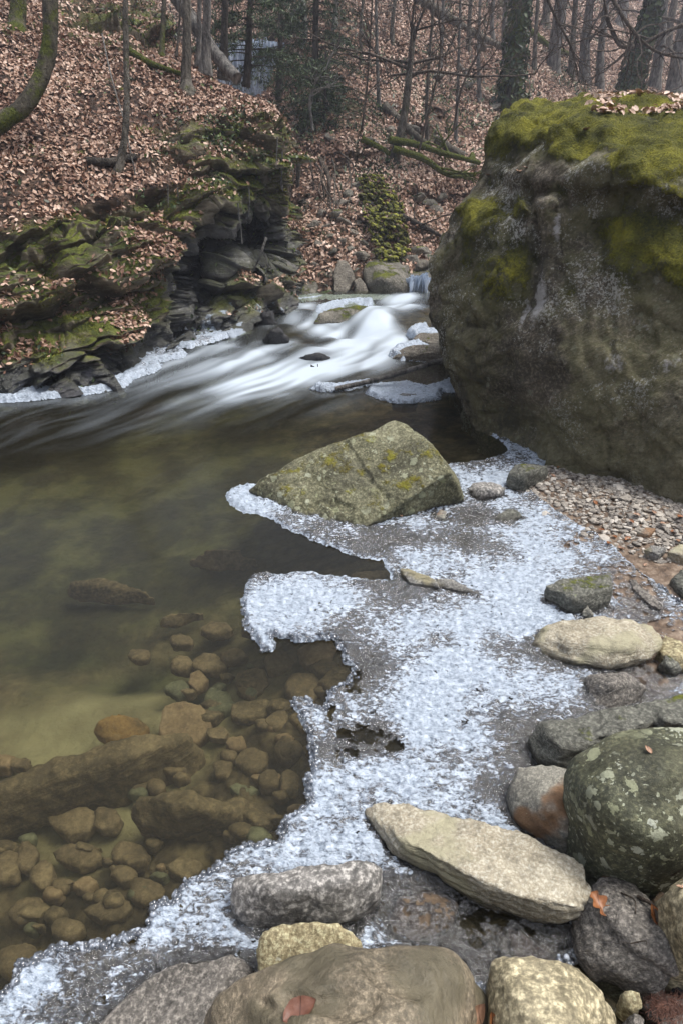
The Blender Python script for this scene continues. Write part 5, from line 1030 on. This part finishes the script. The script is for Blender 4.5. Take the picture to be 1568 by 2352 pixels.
# spruces
M_NEED = (lambda n: n.done(n.bsdf(n.ramp(n.attr('rnd'), [(0., (.016, .028, .014)), (.6, (.045, .07, .032)), (1., (.10, .14, .06))]), .6, None, .3)))(NT('spruce_needles'))
def spruce(label, pts, rad, bl, nb, seed, lo=.15, hi=1., sparse=1.):
    r = np.random.default_rng(seed); P = spline([WY(*q) for q in pts], 30)
    o = tag(empty('spruce', P[0]), label, 'tree'); m = MB(); m.tube(P, np.linspace(rad, rad*.5, 30), 10, .1); m.build('trunk', B_dark, o)
    m = MB(); q = []; nn = []
    for k in range(nb):
        t = r.uniform(lo, hi); p = P[int(t*29)]; th = r.uniform(0, 2*PI); L_ = bl*(1.15-.6*t)*r.uniform(.5, 1.1)
        d = np.array([math.cos(th), math.sin(th), .1]); s = np.linspace(0, 1, 12)[:, None]
        B = p+d*L_*s+np.array([0, 0, -1])*(s*s*.45-.0*s)*L_*.8
        m.tube(B, np.linspace(rad*.14, .003, 12), 4, cap=False)
        side = np.cross(d, [0, 0, 1])
        for j in range(3, 12):
            for sg in (-1, 1):
                w = L_*.30*(1-abs(j/12-.5))*r.uniform(.6, 1.1); e = side*sg+d*.6+np.array([0, 0, -.35]); e /= np.linalg.norm(e)
                tt = np.linspace(.05, 1, int(6*sparse))[:, None]; q.append(B[j]+e*w*tt); nn.append(np.tile(e, (len(tt), 1)))
    m.build('branches', B_dark, o); q = np.concatenate(q); nn = np.concatenate(nn)
    q = np.repeat(q, 2, 0)+r.normal(size=(len(q)*2, 3))*.012; nn = np.repeat(nn, 2, 0)
    stamp('crown', q, nn*.6+np.array([0, 0, -.1]), .085, M_NEED, r, .7, T=np.array([[-.08, 0, 0], [.08, 0, 0], [0, .25, .7]]), F=[np.array([[0, 1, 2]])], parent=o, curl=False, lift=0)
spruce('slender spruce with drooping boughs in front of the frozen waterfall', [(566, 200, 10.0), (572, 100, 10.0), (580, -120, 10.0)], .06, 1.1, 34, 1, lo=.25)
spruce('dense dark spruce right of the frozen waterfall', [(722, 285, 11.6), (724, 150, 11.6), (728, -160, 11.6)], .07, 1.15, 60, 2, lo=.05)
spruce('spruce with sweeping branches behind the waterfall', [(640, 230, 12.6), (644, 100, 12.6), (650, -160, 12.6)], .06, 1.2, 30, 3, lo=.3)
spruce('small young spruce beneath the dense one', [(745, 290, 11.2), (746, 250, 11.2), (748, 120, 11.2)], .03, .6, 26, 4, lo=.1)
# hillside trees
def hpt(u, v, dv=0): return (u, v, float(HILLY(u, v)))
def htree(label, u, v, tp, rad, mat, seed, lean=0, **kw):
    Y = float(HILLY(u, v)); (tu, tv) = tp
    return tree(label, [(u, v, Y), (u+(tu-u)*.33+lean, v+(tv-v)*.33, Y+.03), (u+(tu-u)*.66+lean*.6, v+(tv-v)*.66, Y+.06), (tu, tv, Y+.1)], rad, mat, seed=seed, **kw)
htree('moss stained young beech forking at the top of the frame', 905, 362, (950, 60), .065, B_some, 20, lean=8, branches=9, blen=1.6, lo=.6, top=1, brad=.5)
htree('thick trunk wrapped in ivy behind the giant boulder', 1168, 262, (1206, -120), .19, B_moss, 21, branches=0, ivy=1500, rough=.15)
tree('leaning trunk wrapped in ivy near the top right corner', [(1436, 240, 17.0), (1458, 150, 17.0), (1486, 60, 17.0), (1530, -90, 17.0)], .21, B_moss, branches=0, ivy=1600, seed=22)
tree('grey tree with a broad foot on a bench behind the giant boulder', [(1268, 205, 17.5), (1272, 120, 17.5), (1284, 20, 17.5), (1292, -80, 17.5)], .17, B_grey, branches=4, blen=3, seed=23, flare=2.)
BACK = [(1075, 120, 1085, -60, .05), (1100, 230, 1104, -60, .035), (1010, 160, 1018, -60, .035), (980, 330, 992, 40, .03), (1045, 330, 1056, 10, .028), (870, 250, 862, -60, .03), (830, 150, 838, -60, .03), (735, 240, 738, 170, .02), (1160, 160, 1164, -60, .06), (1225, 160, 1238, -60, .05),
        (1340, 190, 1362, -60, .13), (1375, 205, 1400, -60, .10), (1310, 180, 1325, -60, .08), (1500, 200, 1528, -60, .15), (1545, 225, 1590, -40, .20), (1530, 120, 1560, -60, .14), (1555, 170, 1600, -60, .12), (1420, 60, 1436, -60, .16), (1250, 60, 1258, -60, .10), (1290, 90, 1300, -60, .08), (1190, 60, 1200, -60, .08),
        (650, 60, 655, -60, .05), (700, 100, 690, -60, .05), (770, 60, 780, -60, .05), (900, 100, 915, -60, .04), (1130, 90, 1140, -60, .05), (1510, 60, 1525, -60, .14)]
for k, (u, v, tu, tv, rd) in enumerate(BACK):
    thin = rd < .045
    htree('thin bare sapling standing on the far hillside' if thin else 'bare grey trunk fading into the mist of the far hillside', u, v, (tu, tv), rd, B_grey if k % 3 else B_some, 30+k, lean=random.uniform(-6, 6), branches=4 if thin else 4, blen=1. if thin else 2.2, lo=.3, bdep=2 if thin else 1, brad=.28,
          group='thin saplings on the far hillside' if thin else 'bare trunks on the misty hillside')
# overhanging bare branches at the top right
def limb(label, pts, rad, seed, mat=B_twig, name='bare_branch', tw=8, tl=.5, cat='branch', group=None, rough=.1, dep=1):
    r = np.random.default_rng(seed); P = spline([WY(*q) for q in pts], 30); m = MB(); m.tube(P, np.linspace(rad, rad*.45, 30), 8, rough)
    o = tag(m.build(name, mat), label, cat, group)
    if tw:
        m = MB()
        for k in range(tw):
            i = r.integers(8, 30); d = (P[min(i, 28)+1]-P[min(i, 28)]); d /= np.linalg.norm(d); e = r.normal(size=3)*.7
            twigs(m, P[min(i, 29)], d+e, tl*r.uniform(.4, 1.2), rad*.4, dep, r)
        m.build('twigs', mat, o)
    return o
def logv(label, pts, rad, seed, mat, group=None, lift=.0, tw=0, name='fallen_log', tl=.5):
    """a log lying on the hillside: (u, v) points on the ground"""
    q = [HP(u, v)+np.array([0, -.05, rad*.6+lift]) for u, v in pts]; P = spline(q, 24); m = MB(); m.tube(P, np.linspace(rad, rad*.6, 24), 9, .18)
    o = tag(m.build(name, mat), label, 'log', group)
    if tw:
        r = np.random.default_rng(seed); m = MB()
        for k in range(tw):
            i = r.integers(6, 23); twigs(m, P[i], P[i+1-1]-P[0]+r.normal(size=3)*.8, tl, rad*.35, 1, r)
        m.build('twigs', mat, o)
    return o
logv('long grey fallen trunk lying down the far slope near the top', [(960, 10), (1040, 60), (1110, 100), (1180, 130)], .10, 1, B_some)
logv('mossy pole bridging the slope right of the ivy wrapped trunk', [(1215, 80), (1260, 115), (1300, 130)], .09, 2, B_green)
logv('fallen trunk leaning over the dark hollow', [(880, 250), (930, 300), (985, 345)], .07, 3, B_some)
logv('broken fallen log below the hollow on the far slope', [(1000, 330), (1035, 352), (1062, 366)], .08, 4, B_some)
logv('upper mossy fallen branch running down toward the giant boulder', [(890, 372), (950, 382), (1010, 400), (1095, 422)], .055, 5, B_green, lift=.25, tw=5)
logv('lower mossy fallen branch with a bend beside the giant boulder', [(900, 380), (965, 400), (1010, 430), (1040, 440), (1085, 436)], .05, 6, B_green, lift=.18, tw=4)
logv('mossy stick on the leaves above the stone wall', [(830, 325), (870, 345), (895, 360)], .05, 7, B_green)
logv('dark fallen branch across the rubble right of the stone wall', [(920, 498), (975, 525), (1010, 545)], .035, 8, B_dark, tw=5)
logv('stub of a mossy log standing by the giant boulder', [(1080, 378), (1082, 360)], .06, 9, B_green)
logv('thin pale stick on the upper far slope', [(1050, 150), (1080, 190), (1100, 240)], .03, 10, B_grey)
logv('slanting dark trunk at the very top of the far slope', [(700, 20), (640, 80), (600, 130)], .07, 11, B_dark)
def bankpt(u, v, dz=0):
    d = (CV-v)**2+(CUU-u)**2; k = np.unravel_index(np.argmin(d), d.shape); return BANKP[k]+np.array([0, -.03, dz])
def bankpts(*uv, dz=.02): return [bankpt(u, v, dz) for u, v in uv]
def poly(label, P, rad, mat, name, cat, n=24, rough=.15, seg=8, end=.55, group=None):
    m = MB(); m.tube(spline(P, n), np.linspace(rad, rad*end, n), seg, rough); return tag(m.build(name, mat), label, cat, group)
poly('mossy pole lying among leaves below the crest of the left bank', bankpts((300, 130), (350, 155), (420, 185), dz=.04), .04, B_green, 'fallen_log', 'log')
poly('short black rotten log crossing behind the leaning sapling', bankpts((205, 378), (255, 384), (315, 372), dz=.03), .035, B_dark, 'fallen_log', 'log', end=.9)
poly('big grey fallen trunk sloping down behind the crest of the left bank', [WY(390, -30, 9.4), WY(450, 60, 9.2), WY(500, 130, 9.0), WY(545, 180, 8.7)], .085, B_grey, 'fallen_log', 'log', end=.8)
poly('long bare vine trailing down the middle of the left bank', bankpts((240, 100), (262, 200), (290, 300), (310, 390), (370, 480), (405, 540), dz=.05), .008, B_grey, 'vine', 'vine', n=40, end=.6)
poly('crooked dead twig hanging over the mouth of the cave', [WY(612, 545, 6.7), WY(600, 580, 6.65), WY(588, 610, 6.65), WY(565, 655, 6.7)], .014, B_grey, 'dead_branch', 'branch', end=.4)
poly('thin forked twig hanging beside the crooked one at the cave', [WY(602, 575, 6.65), WY(615, 610, 6.65), WY(600, 650, 6.7)], .008, B_grey, 'dead_branch', 'branch', end=.4)
for k, (u, v, ln) in enumerate([(145, 470, 60), (262, 480, 90), (300, 560, 60), (395, 420, 70), (420, 425, 80), (520, 460, 80), (345, 455, 50), (570, 430, 60), (620, 330, 60), (635, 350, 80), (648, 370, 60)]):
    p = bankpt(u, v); q = [p+np.array([.01*math.sin(k+t*3), -.10-.05*t, -t*ln/FOC*6.]) for t in (0, .3, .6, 1.)]
    poly('thin root hanging off the edge of the left cliff', q, .007, B_grey, 'hanging_root', 'root', n=14, group='roots hanging off the left cliff')
rr_ = np.random.default_rng(3)
for k in range(16):
    u = rr_.uniform(660, 800); v = rr_.uniform(360, 420); p = HP(u, v)+np.array([0, -.3, .1]); e = HP(u+rr_.uniform(-20, 40), v+rr_.uniform(60, 120))
    poly('bare root dangling from the undercut turf above the rubble', [p, (p+e)/2+rr_.normal(size=3)*.12, e+np.array([0, -.05, .05])], .014 if k % 4 else .035, B_twig if k % 3 else B_some, 'hanging_root', 'root', n=16, group='roots over the rubble slope')
poly('long fallen branch resting from the ice to the giant boulder', [W(770, 893, .03), W(830, 880, .06), W(900, 862, .10), W(985, 836, .16), W(1050, 818, .20)], .017, B_grey, 'fallen_branch', 'branch', n=40, end=1.25, rough=.2)
limb('bare drooping branch across the top right corner', [(1660, 40, 12), (1560, 60, 12), (1440, 110, 12), (1400, 60, 12), (1380, -40, 12)], .035, 51, tw=16, tl=1.2, dep=1)
limb('bare branch arching over the ridge of the giant boulder', [(1380, -60, 11), (1430, 40, 11), (1500, 115, 11), (1600, 140, 11)], .03, 52, tw=16, tl=1.)
limb('thin bare twig spray hanging in front of the misty trunks', [(1240, -40, 11), (1270, 30, 11), (1310, 110, 11), (1330, 190, 11)], .022, 53, tw=16, tl=.9)
limb('slender bare sapling crossing the far slope diagonally', [(1040, 300, 10.4), (1060, 200, 10.4), (1110, 90, 10.4), (1140, -60, 10.4)], .018, 54, tw=14, tl=.8)
limb('slender bare stem left of the moss stained beech', [(830, 300, 10.6), (842, 200, 10.6), (850, 80, 10.6), (858, -60, 10.6)], .018, 55, tw=14, tl=.8)
limb('thin bare stem rising from the rubble beside the beech', [(960, 350, 10.2), (985, 250, 10.2), (1010, 120, 10.2), (1000, -60, 10.2)], .016, 56, tw=14, tl=.9)
limb('grey bare bush stem above the roots', [(718, 300, 9.8), (712, 230, 9.8), (728, 180, 9.8)], .022, 57, mat=B_grey, tw=10, tl=.6)
# ------------------------------------------------------------ mossy dry stone wall
def stonewall():
    m = MB(); r = np.random.default_rng(8); bm_ = None
    WP = [(818, 405), (872, 398), (915, 455), (938, 560), (922, 600), (866, 596), (846, 520), (826, 450)]
    for row in range(25):
        for c in range(16):
            u = 826+c*8.5+(row % 2)*4+r.uniform(-3, 3); v = 395+row*8.6+r.uniform(-3, 3)
            if sdf(np.array([[u, v]]), WP)[0] < 0 or r.random() < .07: continue
            p = HP(u, v)+np.array([0, -.22+.06*r.normal(), .0]); s = np.array([.042, .055, .024])*r.uniform(.7, 1.5, 3)
            V = ICO1V*s*(1+.18*r.normal(size=(len(ICO1V), 1))); th = r.uniform(-.1, .7)
            R_ = np.array([[math.cos(th), 0, -math.sin(th)], [0, 1, 0], [math.sin(th), 0, math.cos(th)]])
            m.add(V@R_+p, ICO1F, r.random())
    n = NT('mossy_wall'); c = n.ramp(n.attr('rnd'), [(0., (.05, .06, .012)), (.45, (.17, .18, .03)), (1., (.32, .32, .05))])
    c = n.mix(n.mr(n.noise(22, 5, .7), .42, .56), (.06, .055, .03), c)
    return tag(m.build('dry_stone_wall', n.done(n.bsdf(c, .9, n.bump(n.noise(60, 5, .7), .8, .03), .2)), smooth_=False), 'crumbling dry stone wall coated in yellow green moss', 'wall')
o = stonewall(); o['kind'] = 'thing'
# ------------------------------------------------------------ gravel bar
def mat_gravel():
    n = NT('gravel'); c = n.ramp(n.attr('rnd'), [(0., (.06, .05, .045)), (.25, (.16, .145, .125)), (.55, (.29, .26, .22)), (.8, (.42, .38, .32)), (1., (.60, .56, .50))])
    return n.done(n.bsdf(n.mix(.3, c, n.ramp(n.noise(150, 3), [(.4, (.08, .07, .06)), (.6, (.5, .45, .4))])), .65, None, .4))
M_GRAV = mat_gravel()
m = MB(); r = np.random.default_rng(12); GP = np.array(GRAVEL, float); k = 0
while k < 5200:
    u, v = r.uniform(1130, 1760), r.uniform(1060, 1440)
    q = sdf(np.array([[u, v]]), GP)[0]
    if q < -30 or (q < 4 and r.random() < .72): continue
    s = r.choice([.005, .008, .012, .018], p=[.42, .34, .19, .05])*r.uniform(.8, 1.2); z = float(bedz(u, v))
    p = W(u, v, 0.); p[2] = z; V = ICO1V*(1+.16*r.normal(size=(len(ICO1V), 1)))*s*np.array([r.uniform(.8, 1.5), r.uniform(.8, 1.2), r.uniform(.35, .6)])
    th = r.uniform(0, PI); V = V@np.array([[math.cos(th), math.sin(th), 0], [-math.sin(th), math.cos(th), 0], [0, 0, 1]]); al = r.uniform(-.4, .4)
    V = V@np.array([[1, 0, 0], [0, math.cos(al), math.sin(al)], [0, -math.sin(al), math.cos(al)]])
    m.add(V+p+np.array([0, 0, s*r.uniform(.1, .5)]), ICO1F, r.random()); k += 1
o = m.build('gravel', M_GRAV, smooth_=False); tag(o, 'bank of small mixed pebbles at the foot of the giant boulder', 'gravel', kind='stuff')
# ------------------------------------------------------------ single leaves
def leafmat(nm, a, b):
    n = NT(nm); co = n.tc.outputs['Object']
    v = n.mr(n.ma('ABSOLUTE', n.xyz(co, 0)), .0, .0015); c = n.mix(n.noise(90, 4, .6), a, b)
    return n.done(n.bsdf(n.mix(v, tuple(x*.5 for x in a), c), .45, n.bump(n.noise(160, 3), .4, .002), .5))
ML_br = leafmat('leaf_brown', (.10, .04, .025), (.22, .10, .065)); ML_or = leafmat('leaf_orange', (.17, .06, .02), (.34, .14, .05)); ML_tan = leafmat('leaf_tan', (.26, .14, .085), (.45, .28, .18))
def leaf(label, c, size, yaw, mat, tilt=.2, lobes=0, curl=.25, width=.30, group=None):
    n, k = 15, 7; t = np.linspace(0, 1, n); V = []
    for ti in t:
        if lobes: w = width*(.35+.65*abs(math.sin(ti*PI*2.5+.35)))*math.sin(PI*min(1, ti*1.02+.01))**.35
        else: w = width*math.sin(PI*ti**.85)**.8
        for s in np.linspace(-1, 1, k): V.append((s*w, ti-.5, curl*(s*s)*w+curl*.5*(ti-.5)**2+.02*math.sin(ti*20)*abs(s)))
    V = np.array(V)*size
    V = np.concatenate([V, V-np.array([0, 0, .0006])]); F = gridfaces(n, k)
    cy_, sy = math.cos(yaw), math.sin(yaw); V = V@np.array([[1, 0, 0], [0, math.cos(tilt), math.sin(tilt)], [0, -math.sin(tilt), math.cos(tilt)]])
    V = V@np.array([[cy_, sy, 0], [-sy, cy_, 0], [0, 0, 1]])
    o = mesh('fallen_leaf', V, np.concatenate([F, F[:, ::-1]+n*k]), mat, origin=np.zeros(3)); o.location = [float(x) for x in c]
    return tag(o, label, 'leaf', group)
def onrock(u, v, zg=.3):
    """the point of the built stones seen at (u, v)"""
    dg = bpy.context.evaluated_depsgraph_get(); x, dy, dz = ray(u, v); d = Vector((float(x), float(dy), float(dz))).normalized()
    ok, loc, nr, _, ob, _ = SC.ray_cast(dg, Vector((0, 0, CAMH)), d)
    return np.array(loc), np.array(nr)
bpy.context.view_layer.update()
def lay(label, u, v, size, yaw, mat, **kw):
    p, nn = onrock(u, v); return leaf(label, p+np.array([0, 0, .006]), size, yaw, mat, **kw)
lay('reddish brown leaf lying in the hollow of the big brown boulder', 690, 2325, .062, -1.15, ML_br, tilt=.25, curl=.45)
lay('lobed orange brown leaf on the dark mica rock by the pale slab', 1374, 2080, .050, .5, ML_or, lobes=1, width=.42, curl=.5)
lay('curled tan leaf wedged between the two bottom boulders', 1098, 2335, .045, -.8, ML_tan, curl=1.4, tilt=.6)
lay('small rusty leaf standing beside the curled tan leaf', 1128, 2345, .03, .3, ML_or, curl=.9, tilt=.9)
lay('amber leaf caught behind the dead twig', 1500, 2105, .040, .2, ML_or, curl=.8, tilt=.5)
lay('tiny tan leaf stuck on the wedge shaped boulder', 920, 1186, .022, .4, ML_tan, curl=.5)
lay('small pale leaf at the corner of the rough grey rock', 1486, 1726, .020, .4, ML_tan, curl=.5)
lay('pale strip of leaf on the round lichen boulder', 1562, 2040, .025, 1.5, ML_tan, width=.12)
for k, (u, v, s) in enumerate([(1365, 1157, .035), (1460, 1185, .035), (1395, 1250, .03), (1425, 1262, .03), (1440, 1240, .035), (1500, 1180, .03), (1545, 1225, .035), (1555, 1245, .03), (1380, 1220, .03), (1480, 1300, .02), (1448, 1200, .028), (1520, 1205, .03), (1410, 1236, .03), (1365, 1090, .028), (1280, 1075, .02), (1268, 1095, .03), (1560, 1190, .04)]):
    lay('single orange beech leaf lying on the gravel bar', u, v, s, k*1.3, (ML_or, ML_tan)[k % 2], curl=.6, group='orange leaves on the gravel bar')
for k, (u, v) in enumerate([(1190, 395), (1205, 388), (1120, 405), (1345, 300), (1385, 262), (1400, 258)]):
    lay('pale leaf lying on the mossy crown of the giant boulder', u, v, .05, k*1.1, ML_tan, curl=.4, group='pale leaves on the giant boulder')
V = np.array(BV_); Nn = vnormals(BV_, BF_); u, v = uv_of(V); m_ = (Nn[:, 2] > .75) & (u > 1370) & (u < 1568) & (v > 215) & (v < 262) & (fbm(V*3, 2, 8) > -.15)
k = np.flatnonzero(m_)
if len(k):
    k = r.choice(k, 900); tag(stamp('leaf_litter', V[k]+r.normal(size=(len(k), 3))*.035*np.array([1, 1, 0]), Nn[k], .042, M_LEAF, r, .3, col=r.uniform(.55, 1, len(k))), 'drift of dry leaves on top of the giant boulder', 'leaves', kind='stuff')
# moss tufts on the crown of the giant boulder
k = np.flatnonzero(BMOSS > .42); k = r.choice(k, 45000)
tag(stamp('moss_cushion', V[k]+r.normal(size=(len(k), 3))*.01, Nn[k], .011, M_MOSST, r, .7, T=TB*np.array([1.6, 1, 1]), F=TBF, lift=-.004, curl=False), 'short yellow green moss on the crown of the giant boulder', 'moss', kind='stuff')
# twigs and needles
def twig(label, a, b, rad, mat=B_twig, bend=.01, group=None):
    A, _ = onrock(*a); B, _ = onrock(*b); A = A+np.array([0, 0, rad]); B = B+np.array([0, 0, rad]); M_ = (A+B)/2+np.array([bend, 0, .012])
    return poly(label, [A, M_, B], rad, mat, 'dead_twig', 'twig', n=12, seg=6, group=group)
twig('stout dead twig sticking into the gap beside the round olive boulder', (1462, 2062), (1508, 2120), .0045)
twig('thin dark twig on the edge of the mica rock', (1425, 2052), (1458, 2100), .002)
twig('short twig poking out under the lichen boulder at the right edge', (1538, 2012), (1566, 1994), .003)
twig('hair thin twig lying on the mica rock', (1446, 2168), (1484, 2170), .0012)
m = MB()
for k in range(420):
    u, v = r.normal(1530, 30), r.normal(2312, 20)
    if v < 2278 or u < 1470: continue
    p, _ = onrock(min(u, 1640), min(v, 2400)); a = r.uniform(0, PI); d = np.array([math.cos(a), math.sin(a), r.uniform(-.1, .3)])*r.uniform(.006, .014)
    m.tube([p+np.array([0, 0, .003])-d, p+np.array([0, 0, .004])+d], .0005, 3, cap=False, a=.3+.3*r.random())
tag(m.build('needle_litter', ML_br), 'rusty conifer needles washed between the stones at the bottom right', 'needles', kind='stuff')
# ------------------------------------------------------------ haze
bm = bmesh.new(); bmesh.ops.create_cube(bm, size=1); me = bpy.data.meshes.new('haze'); bm.to_mesh(me); bm.free()
hz = bpy.data.objects.new('haze', me); COL.objects.link(hz); hz.location = (4, 13, 11.7); hz.scale = (112, 112, 29.4); hz['kind'] = 'stuff'
hm = bpy.data.materials.new('haze'); hm.use_nodes = True; t = hm.node_tree; t.nodes.clear(); o_ = t.nodes.new('ShaderNodeOutputMaterial'); pv = t.nodes.new('ShaderNodeVolumePrincipled')
pv.inputs['Color'].default_value = (.80, .86, 1., 1); pv.inputs['Density'].default_value = .0034; pv.inputs['Anisotropy'].default_value = .2
t.links.new(pv.outputs[0], o_.inputs['Volume']); me.materials.append(hm)
